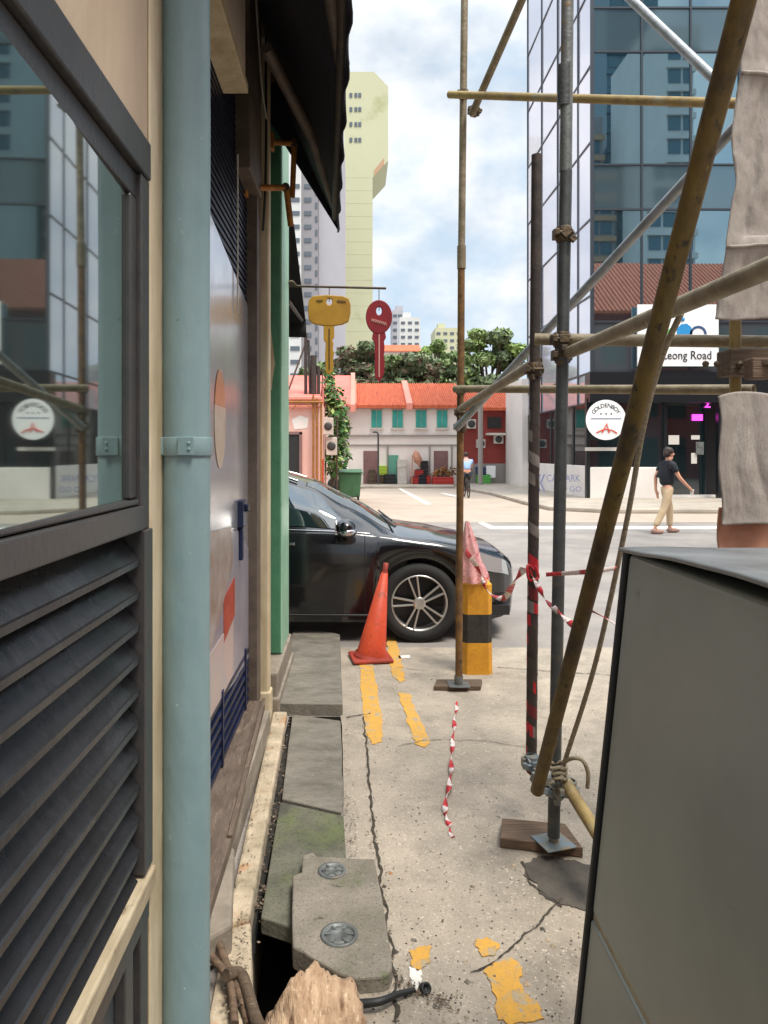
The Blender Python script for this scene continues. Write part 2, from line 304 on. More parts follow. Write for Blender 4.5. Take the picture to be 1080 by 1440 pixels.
M['key_yellow'] = mat('key_yellow', S(186, 142, 44), .5, c2=S(164, 120, 36), sc=5, c3=S(140, 104, 40), sc3=14, p3=(.62, .72))
M['key_red'] = mat('key_red', S(152, 30, 40), .5, c2=S(128, 24, 34), sc=6)
M['key_mark'] = mat('key_mark', S(214, 160, 150), .6)
M['key_dark'] = mat('key_dark', S(96, 72, 30), .6)
M['dark_metal'] = mat('dark_metal', S(60, 56, 54), .6, .3, c2=S(90, 76, 60), sc=12)
M['green_bin'] = mat('green_bin', S(62, 108, 72), .5, c2=S(52, 94, 62), sc=3)
M['house_white'] = mat('house_white', S(238, 230, 222), .8, c2=S(228, 214, 206), sc=.5, c3=S(196, 180, 168), sc3=.9, p3=(.6, .78))
M['house_pink'] = mat('house_pink', S(232, 186, 172), .8, c2=S(220, 160, 146), sc=.6, c3=S(190, 140, 124), sc3=.7, p3=(.62, .78))
M['house_maroon'] = mat('house_maroon', S(152, 66, 58), .8, c2=S(136, 56, 50), sc=.8)
M['roof_orange'] = mat('roof_orange', S(208, 108, 70), .8, c2=S(186, 86, 54), sc=1.2, stretch=(6, 1, 1), bump=.4, bsc=6, c3=S(160, 70, 50), sc3=.8, p3=(.6, .75))
M['roof_pink'] = mat('roof_pink', S(226, 126, 112), .8, c2=S(212, 110, 98), sc=1.2, bump=.3, bsc=5)
M['pink_trim'] = mat('pink_trim', S(232, 150, 132), .75, c2=S(222, 140, 122), sc=1)
M['teal'] = mat('teal', S(70, 176, 162), .6, c2=S(58, 156, 144), sc=2)
M['mauve_door'] = mat('mauve_door', S(140, 104, 100), .7, c2=S(120, 88, 86), sc=2)
M['grey_trim'] = mat('grey_trim', S(150, 144, 138), .7)
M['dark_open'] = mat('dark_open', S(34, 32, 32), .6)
M['ac_white'] = mat('ac_white', S(206, 200, 192), .6, c2=S(180, 172, 162), sc=3)
M['ac_grill'] = mat('ac_grill', S(60, 60, 60), .6)
M['tower_yellow'] = mat('tower_yellow', S(196, 196, 164), .85, c2=S(190, 190, 158), sc=.06, c3=S(170, 172, 130), sc3=.12, p3=(.58, .7))
M['tower_grey'] = mat('tower_grey', S(164, 162, 170), .85, c2=S(178, 176, 182), sc=.08)
M['tower_white'] = mat('tower_white', S(196, 196, 196), .85, c2=S(214, 214, 212), sc=.1)
M['tower_mid'] = mat('tower_mid', S(150, 148, 152), .85, c2=S(140, 138, 142), sc=.1)
M['tower_glass'] = mat('tower_glass', S(90, 98, 108), .3, ior=1.6)
M['tower_teal'] = mat('tower_teal', S(46, 96, 116), .15, ior=1.8)
M['tan_balcony'] = mat('tan_balcony', S(186, 150, 120), .8)
M['leaf_dark'] = mat('leaf_dark', S(112, 126, 92), .7, c2=S(92, 108, 76), sc=.6)
M['leaf_mid'] = mat('leaf_mid', S(126, 146, 92), .7, c2=S(108, 128, 78), sc=.6)
M['leaf_light'] = mat('leaf_light', S(150, 174, 98), .7, c2=S(130, 156, 86), sc=.6)
M['leaf_brown'] = mat('leaf_brown', S(148, 132, 112), .8, c2=S(90, 72, 56), sc=.6)
M['leaf_fresh'] = mat('leaf_fresh', S(70, 122, 56), .6, c2=S(52, 100, 46), sc=2)
M['bark'] = mat('bark', S(92, 78, 64), .9, c2=S(70, 60, 50), sc=2, bump=.5, bsc=8)
M['glass_front'] = mat('glass_front', (.24, .37, .43), .012, .95)
M['glass_spandrel'] = mat('glass_spandrel', (.15, .22, .25), .05, .7)
M['glass_side'] = mat('glass_side', S(232, 232, 242), .06, .55, c2=S(220, 222, 236), sc=.15)
M['mullion'] = mat('mullion', S(58, 66, 74), .4, .3)
M['plinth_white'] = mat('plinth_white', S(228, 222, 216), .7, c2=S(216, 210, 204), sc=.8)
M['shop_dark'] = mat('shop_dark', S(22, 28, 32), .3)
M['shop_glass'] = mat('shop_glass', (.012, .022, .026), .03, ior=1.9)
M['sign_white'] = mat('sign_white', S(240, 240, 240), .5)
M['ink'] = mat('ink', S(40, 40, 46), .6)
M['ink_blue'] = mat('ink_blue', S(110, 116, 150), .6)
M['ink_red'] = mat('ink_red', S(208, 84, 70), .6)
M['logo_blue'] = mat('logo_blue', S(40, 140, 200), .5)
M['logo_green'] = mat('logo_green', S(90, 176, 80), .5)
M['logo_navy'] = mat('logo_navy', S(50, 78, 120), .5)
M['neon'] = mat('neon', S(220, 60, 200), .5, emit=(1, .06, .75), es=1.6)
M['skin'] = mat('skin', S(214, 160, 132), .55, c2=S(202, 144, 118), sc=8)
M['hair'] = mat('hair', S(58, 40, 34), .6, c2=S(40, 28, 24), sc=40)
M['shirt_black'] = mat('shirt_black', S(34, 36, 44), .85, c2=S(26, 28, 34), sc=8)
M['trousers'] = mat('trousers', S(196, 172, 140), .85, c2=S(180, 156, 124), sc=9)
M['shoe'] = mat('shoe', S(150, 116, 104), .7)
M['shirt_blue'] = mat('shirt_blue', S(150, 180, 220), .85)
M['dark_cloth'] = mat('dark_cloth', S(40, 42, 50), .85)
M['lime'] = mat('lime', S(168, 196, 60), .6)
M['crate_red'] = mat('crate_red', S(180, 52, 46), .6)
M['paper'] = mat('paper', S(200, 196, 188), .7)
M['green_frame'] = mat('green_frame', S(96, 156, 136), .6)
M['post_red'] = mat('post_red', S(196, 40, 36), .5)
M['tree_plain'] = M['leaf_mid']

# ------------------------------------------------------------------ ground, road, drain trench
TX0, TX1, TY0, TY1 = -.40, -.06, 1.2, 4.5
g = MB(); B = 900
for x0, x1, y0, y1 in ((-B, B, TY1, B), (-B, B, -B, TY0), (-B, TX0, TY0, TY1), (TX1, B, TY0, TY1)):
    g.add([(x0, y0, 0), (x1, y0, 0), (x1, y1, 0), (x0, y1, 0)], [(0, 1, 2, 3)])
struct('road', g, M['asphalt'])
t = MB()
t.add([(TX0, TY0, 0), (TX1, TY0, 0), (TX1, TY1, 0), (TX0, TY1, 0), (TX0, TY0, -.5), (TX1, TY0, -.5), (TX1, TY1, -.5), (TX0, TY1, -.5)],
      [(4, 5, 6, 7), (0, 1, 5, 4), (1, 2, 6, 5), (2, 3, 7, 6), (3, 0, 4, 7)])
struct('drain_channel', t, M['trench'])
ap = MB()   # concrete apron, edge along the drain wavers
edge = []
for i in range(28):
    y = 1.2 + .12 * i; x = -.022 - .058 * max(0, min(1, (y - 2.2) / 2.2)); edge.append((x + .012 * noise.noise(Vector((0, y * 2.6, 0))) + .003, y))
poly = [(6, -4), (7, 6.08), (-.75, 6.08), (-.75, 4.52), (-.09, 4.52)] + edge[::-1][1:] + [(-.02, -4)]
ap.prism([(x, y, .001) for x, y in poly], (0, 0, .006))
struct('concrete_apron', ap, M['concrete_pave'])
ss = MB(); ss.prism([(-14, 17.2, .001), (30, 17.2, .001), (30, 45, .001), (-14, 45, .001)], (0, 0, .003)); struct('side_street', ss, M['street_pale'])
Z1 = .011
def ground_poly(name, pts, m, z=Z1, jitter=0, n=3):
    if jitter: n *= 7
    q = []
    for i, a in enumerate(pts):
        a = G(*a, z); b = G(*pts[(i + 1) % len(pts)], z)
        for k in range(n):
            c = a.lerp(b, k / n)
            if jitter: c += Vector((noise.noise(c * 9) * jitter + noise.noise(c * 45) * jitter * .8 + noise.noise(c * 120) * jitter * .4, noise.noise(c * 9 + Vector((5, 5, 5))) * jitter * 2 + noise.noise(c * 45 + Vector((5, 5, 5))) * jitter * .9, 0))
            q.append(c)
    return struct(name, MB().prism([v - Vector((0, 0, .003)) for v in q], (0, 0, .003)), m)
ground_poly('yellow_line', [(504, 930), (524, 932), (540, 1030), (536, 1043), (522, 1046), (514, 1030)], M['yellow_line'], jitter=.012)
ground_poly('yellow_line', [(543, 896), (556, 896), (570, 955), (562, 960), (552, 950)], M['yellow_line'], jitter=.012)
ground_poly('yellow_line', [(560, 974), (574, 974), (604, 1044), (596, 1051), (584, 1046)], M['yellow_line'], jitter=.014)
ground_poly('yellow_line', [(668, 1322), (684, 1316), (702, 1332), (694, 1346), (678, 1344)], M['yellow_line'], jitter=.012)
ground_poly('yellow_line', [(684, 1364), (712, 1348), (728, 1352), (740, 1395), (772, 1440), (720, 1438), (700, 1428)], M['yellow_line'], jitter=.014)
ground_poly('yellow_line', [(576, 1334), (608, 1330), (604, 1352), (580, 1366)], M['yellow_line'], jitter=.012)
ground_poly('yellow_line', [(572, 1360), (590, 1362), (596, 1392), (578, 1388)], M['white_line'], jitter=.012)
ground_poly('white_mark', [(560, 922), (576, 921), (577, 925), (561, 926)], M['white_line'])
ground_poly('dark_patch', [(736, 1212), (790, 1204), (834, 1215), (838, 1280), (786, 1278), (765, 1262), (742, 1232)], M['dark_stain'], jitter=.02, n=5)
def crack(pts, wd=.006, z=Z1 + .001):
    q = catmull([G(*p, z) for p in pts], 16)
    q = [v + Vector((noise.noise(v * 14) * .016 + noise.noise(v * 55) * .007, noise.noise(v * 14 + Vector((3, 1, 0))) * .016, 0)) for v in q]
    ws = []
    for i, v in enumerate(q):
        d = (q[min(i + 1, len(q) - 1)] - q[max(i - 1, 0)]).normalized(); ws.append(Vector((-d.y, d.x, 0)) * wd * (1 + 1.1 * noise.noise(v * 43)))
    m = MB(); m.strip(q, ws)
    struct('ground_crack', m, M['crack'])
crack([(512, 1008), (518, 1080), (524, 1150), (532, 1210), (545, 1290), (553, 1380), (560, 1440)], .009)
crack([(660, 1366), (700, 1345), (740, 1312), (775, 1280), (790, 1262)], .006)
crack([(736, 1212), (745, 1240), (775, 1264), (790, 1276)], .007)
crack([(488, 1008), (515, 1004), (520, 1002)], .008)
crack([(600, 943), (560, 938)], .005)
crack([(700, 938), (780, 944), (850, 948), (960, 952)], .008)
crack([(560, 1048), (610, 1040), (680, 1042), (740, 1050)], .004)
# white road markings far off
ground_poly('give_way_line', [(672, 735), (679, 734), (694, 740), (1150, 740), (1150, 744), (690, 744)], M['white_line'], z=.006)
ground_poly('lane_line', [(558, 686), (563, 686), (607, 709), (598, 709)], M['white_line'], z=.006)
ground_poly('lane_line', [(618, 693), (624, 693), (648, 698), (640, 699)], M['white_line'], z=.006)
# far pavement with kerb
pv = [G(650, 685, .12), G(690, 692, .12), G(735, 704, .12), G(772, 712, .12), G(860, 716, .12), G(1400, 716, .12), Vector((40, 38, .12)), Vector((5.4, 38, .12))]
struct('far_pavement', MB().prism([v - Vector((0, 0, .12)) for v in pv], (0, 0, .12)), M['pavement'], bevel=.03)
pl = [G(405, 690, .1), G(515, 684, .1), G(640, 684, .1), Vector((5.2, 45, .1)), Vector((-30, 45, .1)), Vector((-30, 33, .1))]
struct('back_pavement', MB().prism([v - Vector((0, 0, .1)) for v in pl], (0, 0, .1)), M['pavement'])

# ------------------------------------------------------------------ left: corner shop with window and louvre
WX = -.45
shop = thing('corner_shop', (WX, .8, 0), 'beige corner shop wall with a big dark framed window over black louvres', 'building')
m = MB(); m.box(-6, WX, -3, 1.715, 2.268, 6); m.box(-6, WX, 1.60, 1.715, 0, 2.27); m.box(-6, WX, -3, -.6, 0, 2.27)
m.box(-6, WX - .22, -.6, 1.6, 0, 2.27); m.build('wall', M['beige_wall'], shop, bevel=.004)
m = MB(); m.box(WX, WX + .007, 1.604, 1.718, -.02, 6); m.build('corner_trim', M['cream_trim'], shop, bevel=.003)
win = MB()
win.box(WX - .08, WX + .05, .02, .1, 1.44, 2.13); win.box(WX - .08, WX + .012, -.55, 1.592, 2.185, 2.265); win.box(WX - .08, WX - .004, -.55, 1.592, 2.13, 2.183)
win.box(WX - .08, WX + .008, 1.535, 1.592, 1.44, 2.183); win.box(WX - .08, WX - .002, 1.492, 1.533, 1.508, 2.128)
win.box(WX - .08, WX + .014, -.55, 1.533, 1.442, 1.492); win.box(WX - .08, WX + .004, -.55, 1.533, 1.494, 1.506)
wf = win.build('window', M['dark_frame'], shop, bevel=.004)
a = R(1.5); gy = 1.50; 
def gp(y, z): return (WX - .012 + (y - gy) * math.tan(a) * -1, y, z)
m = MB(); m.prism([gp(.1, 1.50), gp(gy, 1.50), gp(gy, 2.135), gp(.1, 2.135)], (-.006, 0, 0)); m.build('pane', M['window_glass'], wf)
m = MB()
for i in range(11):
    zb = 1.378 - .067 * i
    m.prism([(WX - .046, -.5, zb + .064), (WX + .000, -.5, zb + .004), (WX + .004, -.5, zb + .002), (WX + .004, -.5, zb - .010), (WX - .001, -.5, zb - .010), (WX - .003, -.5, zb - .001), (WX - .050, -.5, zb + .059)], (0, 2.035, 0))
m.build('louvre_blades', M['louvre'], shop)
m = MB(); m.box(WX - .09, WX + .014, 1.541, 1.598, .72, 1.44); m.box(WX - .13, WX - .1, -.5, 1.54, .7, 1.44); m.build('louvre_frame', M['dark_frame'], shop, bevel=.003)
m = MB(); m.box(WX - .08, WX + .02, -.6, 1.602, .665, .712); m.build('ledge', M['cream_old'], shop, bevel=.005)
m = MB(); m.box(WX - .1, WX - .02, -.6, 1.59, .02, .655); m.build('lower_panel', M['grey_panel'], shop)
m = MB(); m.box(WX - .02, WX + .004, 1.44, 1.49, .02, .655); m.box(WX - .02, WX + .004, 1.545, 1.595, .02, .655); m.box(WX - .02, WX + .006, -.6, 1.598, .6, .657); m.build('lower_frame', M['dark_frame'], shop, bevel=.003)

pc = P(262, 638, 1.73)
pipe = thing('drainpipe', (pc.x, pc.y, 0), 'pale blue grey painted drainpipe running down beside the window', 'pipe')
m = MB(); m.tube([(pc.x + .0008 * math.sin(i * 1.3), pc.y, -.1 + i * .155) for i in range(42)], .055, 32); m.build('pipe', M['pipe_paint'], pipe)
m = MB()
m.lathe((pc.x, pc.y, 1.595), (0, 0, 1), [(0, .0555), (0, .0595), (.043, .0595), (.043, .0555)], 32)
m.box(-.455, -.425, 1.69, 1.725, 1.597, 1.637); m.obox((pc.x + .012, pc.y - .0595, 1.617), (.018, .0, 0), (0, .004, 0), (0, 0, .021))
m.lathe((pc.x + .02, pc.y - .062, 1.624), (0, -1, 0), [(0, .004), (.004, .004), (.004, 0)], 8); m.lathe((pc.x + .02, pc.y - .062, 1.61), (0, -1, 0), [(0, .004), (.004, .004), (.004, 0)], 8)
m.build('bracket', M['pipe_paint'], pipe, bevel=.002)

# ------------------------------------------------------------------ left: shuttered shop
sh = thing('shuttered_shop', (-.6, 3, 0), 'shop with a shiny printed steel shutter, dark grille and brown sill', 'building')
m = MB(); m.box(-6, -.66, 1.72, 4.9, .0, 6.5); m.box(-.66, -.475, 1.72, 4.15, -.02, .16); m.box(-.66, -.56, 4.45, 4.9, .0, 6.4); m.build('wall', M['concrete_wall'], sh, bevel=.004)
m = MB(); m.box(-.66, -.5, 1.75, 3.38, 3.3, 6.3); m.build('sign_box', M['sign_pale'], sh, bevel=.006)
m = MB(); m.box(-.655, -.49, 1.75, 3.40, 3.255, 3.297); m.build('soffit_strip', M['cream_trim'], sh, bevel=.003)
m = MB(); m.box(-.66, -.53, 3.75, 4.2, 3.05, 6.4); m.build('upper_fascia', M['brown_steel'], sh, bevel=.005)
XP = -.6
def wy(px, X): return X * F / (px - CX)
sp = MB(); sp.prism([(XP, 1.75, .62), (XP, 4.19, .42), (XP, 4.19, 2.42), (XP, 3.05, 2.6), (XP, 1.75, 2.7)], (-.02, 0, 0)); pan = sp.build('shutter_panel', M['steel_panel'], sh)
m = MB(); m.prism([(XP + .003, 1.75, 1.33), (XP + .003, 3.85, 1.2), (XP + .003, 4.19, 1.05), (XP + .003, 4.19, .44), (XP + .003, 1.75, .64)], (-.0025, 0, 0)); m.build('lower_print', M['lilac_print'], pan)
def ell(y, z, ry, rz, a0, a1, X, n=24): return [(X, y + ry * math.cos(a0 + (a1 - a0) * i / n), z + rz * math.sin(a0 + (a1 - a0) * i / n)) for i in range(n + 1)]
for nm, pts, mm in (('tan_print', [(3.0, 1.28), (3.55, 1.25), (3.62, 1.08), (3.3, .9), (3.0, .78)], 'tan_print'),):
    MB().prism([(XP + .006, y, z) for y, z in pts], (-.0025, 0, 0)).build(nm, M[mm], pan)
MB().prism([(XP + .006, 3.36, .94), (XP + .006, 3.66, .99), (XP + .006, 3.66, .8), (XP + .006, 3.36, .74)], (-.0025, 0, 0)).build('red_print', M['red_print'], pan)
MB().prism([(XP + .0055, 2.9, .77), (XP + .0055, 3.62, .79), (XP + .0055, 3.62, .52), (XP + .0055, 2.9, .5)], (-.002, 0, 0)).build('pale_print', M['pale_print'], pan)
MB().prism(ell(3.28, 1.755, .13, .22, math.pi * .08, math.pi * .92, XP + .004), (-.0025, 0, 0)).build('round_logo_top', M['orange_print'], pan)
MB().prism(ell(3.28, 1.755, .13, .22, math.pi * .92, math.pi * 2.08, XP + .004), (-.0025, 0, 0)).build('round_logo_base', M['cream_print'], pan)
m = MB(); m.box(XP - .01, XP + .03, 3.78, 3.9, 1.22, 1.36); m.box(XP, XP + .05, 3.82, 3.86, 1.30, 1.34); m.box(XP, XP + .024, 3.8, 3.84, 1.05, 1.22); m.build('shutter_lock', M['blue_slat'], sh, bevel=.008)
m = MB()
for i in range(28):
    z = 2.42 + i * .036; m.box(XP - .02, XP - .004, 1.75, 4.14, z, z + .020)
m.box(XP - .04, XP - .03, 1.75, 4.14, 2.4, 3.4); m.build('upper_grille', M['navy_grille'], sh)
m = MB(); m.tube([(XP + .012, 3.71, 2.3), (XP + .012, 3.71, 3.1)], .004, 8); m.build('grille_rod', M['white_trim'], sh)
m = MB()
for i in range(6):
    z = .215 + i * .055; m.box(XP - .012, XP + .006, 1.75, 4.16, z, z + .022)
for y in (2.4, 3.3, 4.0): m.box(XP - .006, XP + .012, y, y + .03, .2, .54)
m.build('lower_slats', M['blue_slat'], sh)
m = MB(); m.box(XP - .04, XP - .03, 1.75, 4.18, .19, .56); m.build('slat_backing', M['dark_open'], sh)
m = MB(); m.prism([(-.66, 1.76, .155), (-.66, 4.15, .165), (-.505, 4.15, .165), (-.46, 2.75, .120), (-.46, 1.76, .10)], (0, 0, .05)); m.prism([(-.50, 4.15, .218), (-.455, 2.75, .172), (-.475, 2.75, .172), (-.52, 4.15, .218)], (0, 0, .012))
m.build('sill', M['brown_sill'], sh, bevel=.003)
m = MB(); m.box(-.63, -.548, 4.152, 4.3, .18, 3.6); m.build('steel_post', M['brown_steel'], sh, bevel=.004)
m = MB(); m.box(-.7, -.505, 4.35, 4.45, .02, 6.4); m.box(-.7, -.495, 4.34, 4.46, .0, .2); m.build('cream_pillar', M['cream_trim'], sh, bevel=.012)
m = MB(); m.box(-.65, -.6, 1.95, 2.0, .2, 3.3); m.build('white_post', M['white_trim'], sh, bevel=.002)

gs = thing('green_shophouse', (-.6, 5.2, 0), 'green painted corner pilaster on a grey plinth at the end of the row', 'building')
m = MB(); m.box(-.75, -.49, 4.905, 5.42, .27, 6.4); m.build('pilaster', M['green_dark'], gs, bevel=.01)
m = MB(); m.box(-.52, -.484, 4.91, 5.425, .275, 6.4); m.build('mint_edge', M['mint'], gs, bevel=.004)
m = MB(); m.box(-.75, -.47, 4.5, 5.5, .0, .265); m.box(-.55, -.455, 4.47, 5.52, 0, .12); m.build('plinth', M['concrete_wall'], gs, bevel=.012)
m = MB(); m.box(-6, -.755, 4.91, 5.5, 0, 6.4); m.build('wall', M['green_dark'], gs)
m = MB()
m.prism([(-.552, 4.902, 2.02), (-.545, 4.902, 2.1), (-.53, 4.902, 2.2), (-.545, 4.902, 2.32), (-.56, 4.902, 2.45), (-.575, 4.902, 2.3), (-.575, 4.902, 2.05)], (0, .004, 0)); m.build('peeled_paint', M['cream_trim'], gs)
m = MB(); m.tube(catmull([P(420, 402, 5.0), P(412, 398, 4.98), P(405, 401, 4.95)], 4), .006, 8)
del m
# awnings
aw = thing('awning', (-.3, 4, 3), 'large dark navy folding awning high over the passage with brown arms', 'awning')
def awf(u, v):
    y = 1.2 + 3.7 * u; xo = -.02 - .08 * max(0, (y - 2.5)) / 2.4 * 1.2
    x = -.56 + (xo + .56) * v; z = 4.15 - 1.02 * v - .05 * math.sin(math.pi * v) - .03 * math.sin(u * 18) * math.sin(math.pi * v)
    return (x, y, z)
m = MB(); m.grid(awf, 24, 8); m.build('canopy', M['awning'], aw, solid=.008)
m = MB(); m.grid(lambda u, v: (awf(u, 1)[0] + .004 + .008 * math.sin(u * 60) * v, awf(u, 1)[1], 3.13 - .07 * v - .01 * math.sin(u * 60)), 60, 3); m.build('valance', M['awning'], aw, solid=.006)
m = MB(); m.tube([awf(i / 12, .97) for i in range(13)], .022, 10); m.build('front_bar', M['dark_metal'], aw)
m = MB(); m.tube([(-.42, 3.5, 3.52), (-.24, 4.1, 3.36), (-.13, 4.75, 3.2)], .03, 10); m.build('arm', M['brown_steel'], aw)
m = MB(); m.tube([(-.3, 1.6, 3.3), (-.1, 2.3, 3.2), (-.05, 3.0, 3.18)], .03, 10); m.build('arm', M['brown_steel'], aw)
m = MB(); m.prism([awf(1, 0), awf(1, .5), awf(1, 1), (-.112, 4.9, 3.08), (-.56, 4.9, 3.8)], (0, .01, 0)); m.build('side_panel', M['awning'], aw)
m = MB(); m.tube([(-.54, 1.3, 4.1), (-.54, 4.88, 4.1)], .05, 12); m.build('roller', M['dark_metal'], aw)
aw2 = thing('awning', (-1.5, 6, 2.7), 'black awning behind the green pilaster above the parked car', 'awning')
m = MB(); m.prism([(-3.6, 5.6, 3.34), (-.46, 5.6, 3.34), (-.44, 6.6, 2.80), (-3.6, 6.6, 2.80)], (0, 0, -.02)); m.build('canopy', M['awning_black'], aw2)
m = MB(); m.grid(lambda u, v: (-3.6 + 3.165 * u, 6.605 + .012 * math.sin(u * 90) * v, 2.80 - .16 * v), 50, 2); m.build('valance', M['awning_black'], aw2, solid=.006)
m = MB(); m.tube([(-.5, 5.6, 2.75), (-.47, 6.55, 2.78)], .015, 8); m.build('arm', M['dark_metal'], aw2)
for pts, rr, lab in (([(-.512, 4.21, 6.3), (-.51, 4.23, 4.2), (-.512, 4.26, 3.3), (-.535, 4.31, 2.9)], .007, 'black cable running down beside the brown post under the awning'),
                     ([(-.515, 3.36, 6.2), (-.505, 3.6, 4.4), (-.512, 4.0, 3.7), (-.508, 4.25, 3.52)], .006, 'grey cable sagging along the dark fascia under the awning')):
    tag(MB().tube(catmull(pts, 8), rr, 7).build('cable', M['rubber' if 'black' in lab else 'grey_trim']), lab, 'cable')
# rusty bracket arms
for i, (a, b, c, lab) in enumerate(((P(346, 264, 4.1), P(402, 264, 4.3), P(409, 318, 4.35), 'ochre steel bracket arm sticking out lower down beside the brown post'),
                                    (P(383, 200, 4.5), P(413, 202, 4.55), P(411, 278, 4.6), 'ochre steel bracket arm set higher, nearer the green pilaster'))):
    br = thing('bracket_arm', a, lab, 'bracket', 'ochre bracket arms under the awning')
    MB().tube([a, b, b + Vector((.004, 0, -.01)), c], .018, 8).build('arm', M['rust_yellow'], br, bevel=.003)
    MB().obox(a, (.01, 0, 0), (0, .03, 0), (0, 0, .05)).build('wall_plate', M['rust_yellow'], br, bevel=.003)
    MB().tube([b - Vector((.0, .02, 0)), b + Vector((0, .02, 0))], .024, 10).build('pivot', M['dark_metal'], br)

# ------------------------------------------------------------------ hanging keys
rod = thing('sign_rod', P(405, 402, 5.45), 'thin dark rod projecting from the green pilaster, carrying two giant keys', 'rod')
MB().tube([P(402, 402, 5.42), P(543, 405.5, 5.45)], .009, 8).build('rod', M['dark_metal'], rod)
MB().tube(catmull([P(402, 400, 5.4), P(410, 396, 5.4), P(416, 402, 5.42)], 4), .012, 8).build('hook', M['dark_metal'], rod)
def keypts(pts, Y): return [P(x, y, Y) for x, y in pts]
YK = 5.43
ky = thing('key_sign', P(464, 527, YK), 'big mustard yellow key sign with a square head hanging from the rod', 'key sign')
head = [(440, 416), (460, 414.5), (482, 416), (490, 419), (493, 428), (493, 440), (490, 452), (482, 456), (470, 458), (454, 458), (440, 455), (434, 450), (433, 436), (434, 422)]
hole = [(463 + 4.2 * math.cos(t), 424 + 4.8 * math.sin(t)) for t in [i * math.pi / 8 for i in range(16)]]
def holed(outer, hole, Y, th):           # plate with a through hole: bmesh bridge by triangle fill
    b = bmesh.new()
    o = [b.verts.new(P(x, y, Y - th / 2)) for x, y in outer]; h = [b.verts.new(P(x, y, Y - th / 2)) for x, y in hole]
    es = [b.edges.new((o[i], o[(i + 1) % len(o)])) for i in range(len(o))] + [b.edges.new((h[i], h[(i + 1) % len(h)])) for i in range(len(h))]
    bmesh.ops.triangle_fill(b, edges=es, use_beauty=True)
    r = bmesh.ops.extrude_face_region(b, geom=b.faces[:]); bmesh.ops.translate(b, verts=[q for q in r['geom'] if isinstance(q, bmesh.types.BMVert)], vec=(0, th, 0))
    bmesh.ops.recalc_face_normals(b, faces=b.faces)
    b.verts.index_update(); mb = MB(); mb.add([v.co for v in b.verts], [[v.index for v in f.verts] for f in b.faces]); b.free(); return mb
holed(head, hole, YK, .03).build('key_head', M['key_yellow'], ky, bevel=.006)
bl = [(455, 457), (470, 457), (470, 474), (467, 478), (469, 482), (468, 490), (470, 496), (468, 506), (469, 514), (468, 522), (464, 527), (458, 524), (457, 500), (458, 482), (455, 478)]
MB().prism(keypts(bl, YK - .012), (0, .024, 0)).build('key_blade', M['key_yellow'], ky, bevel=.004)
m = MB(); m.prism(keypts([(445, 422), (454, 421.5), (454, 424), (445, 424.5)], YK - .018), (0, .004, 0)); m.build('lettering', M['key_dark'], ky); m = MB(); m.prism(keypts([(474, 422), (486, 423), (486, 426), (474, 425)], YK - .018), (0, .004, 0)); m.build('lettering', M['key_dark'], ky)
MB().prism(keypts([(462, 462), (464, 462), (464, 520), (462, 520)], YK - .015), (0, .004, 0)).build('groove', M['key_dark'], ky)
MB().tube([P(463, 403, YK), P(463, 424, YK)], .003, 6).build('wire', M['dark_metal'], ky)
kr = thing('key_sign', P(533, 536, YK), 'big red key sign with an oval head hanging at the rod tip', 'key sign')
hd = [(533 + 18.7 * math.cos(t), 445.5 + 24 * math.sin(t)) for t in [i * math.pi / 14 for i in range(28)]]
hl = [(533 + 4 * math.cos(t), 437 + 6 * math.sin(t)) for t in [i * math.pi / 8 for i in range(16)]]
holed(hd, hl, YK, .03).build('key_head', M['key_red'], kr, bevel=.006)
MB().prism(keypts([(525, 464), (541, 464), (543, 474), (540, 480), (541, 488), (540, 500), (541, 510), (540, 526), (534, 537), (527, 530), (527, 482), (523, 476)], YK - .012), (0, .024, 0)).build('key_blade', M['key_red'], kr, bevel=.004)
MB().tube([P(533, 470, YK - .012), P(533, 530, YK - .012)], .006, 6).build('groove', M['key_mark'], kr)
m = MB(); m.tube(catmull([P(522 + i * 1.25, 449.5 + i * .36 + (2.6 if i % 2 else -2.0), YK - .018) for i in range(18)], 4), .0022, 5); m.build('lettering', M['key_mark'], kr)
MB().tube([P(533, 405, YK), P(533, 437, YK)], .003, 6).build('wire', M['dark_metal'], kr)

# ------------------------------------------------------------------ kerb, drain covers, debris
def Gz(l, z): return [G(x, y, z) for x, y in l]
m = MB(); m.prism([v - Vector((0, 0, .45)) for v in Gz([(384, 1000), (404, 1000), (351, 1290), (316, 1300)], .05)], (0, 0, .45))
struct('kerb', m, M['kerb_old'], bevel=.012)
m = MB(); m.prism([v - Vector((0, 0, .4)) for v in Gz([(318, 1302), (353, 1292), (358, 1440), (290, 1440)], .03)], (0, 0, .4))
struct('kerb', m, M['kerb_old'], bevel=.015)
m = MB(); m.prism([v - Vector((0, 0, .10)) for v in Gz([(300, 1196), (330, 1190), (326, 1300), (290, 1320)], .12)], (0, 0, .10))
struct('kerb', m, M['concrete_wall'], bevel=.012)
def slab(pts, z, th, mm, lab, jit=.004):
    q = Gz(pts, z); r = []
    for i, a in enumerate(q):
        b = q[(i + 1) % len(q)]
        for k in range(5):
            c = a.lerp(b, k / 5); r.append(c + Vector((noise.noise(c * 17) * jit, noise.noise(c * 17 + Vector((9, 0, 0))) * jit, noise.noise(c * 5) * jit * .4)) - Vector((0, 0, th)))
    o = MB().prism(r, (0, 0, th)).build('drain_cover', mm, bevel=.006)
    return tag(o, lab, 'drain cover', 'concrete covers over the drain')
slab([(412, 886), (444, 884), (478, 892), (482, 990), (387, 989)], .075, .085, M['slab'], 'raised grey concrete slab over the drain, nearest the car and cone')
slab([(411, 1004), (479, 1013), (484, 1143), (396, 1123)], .004, .06, M['slab'], 'flat grey concrete drain cover just below the raised slab')
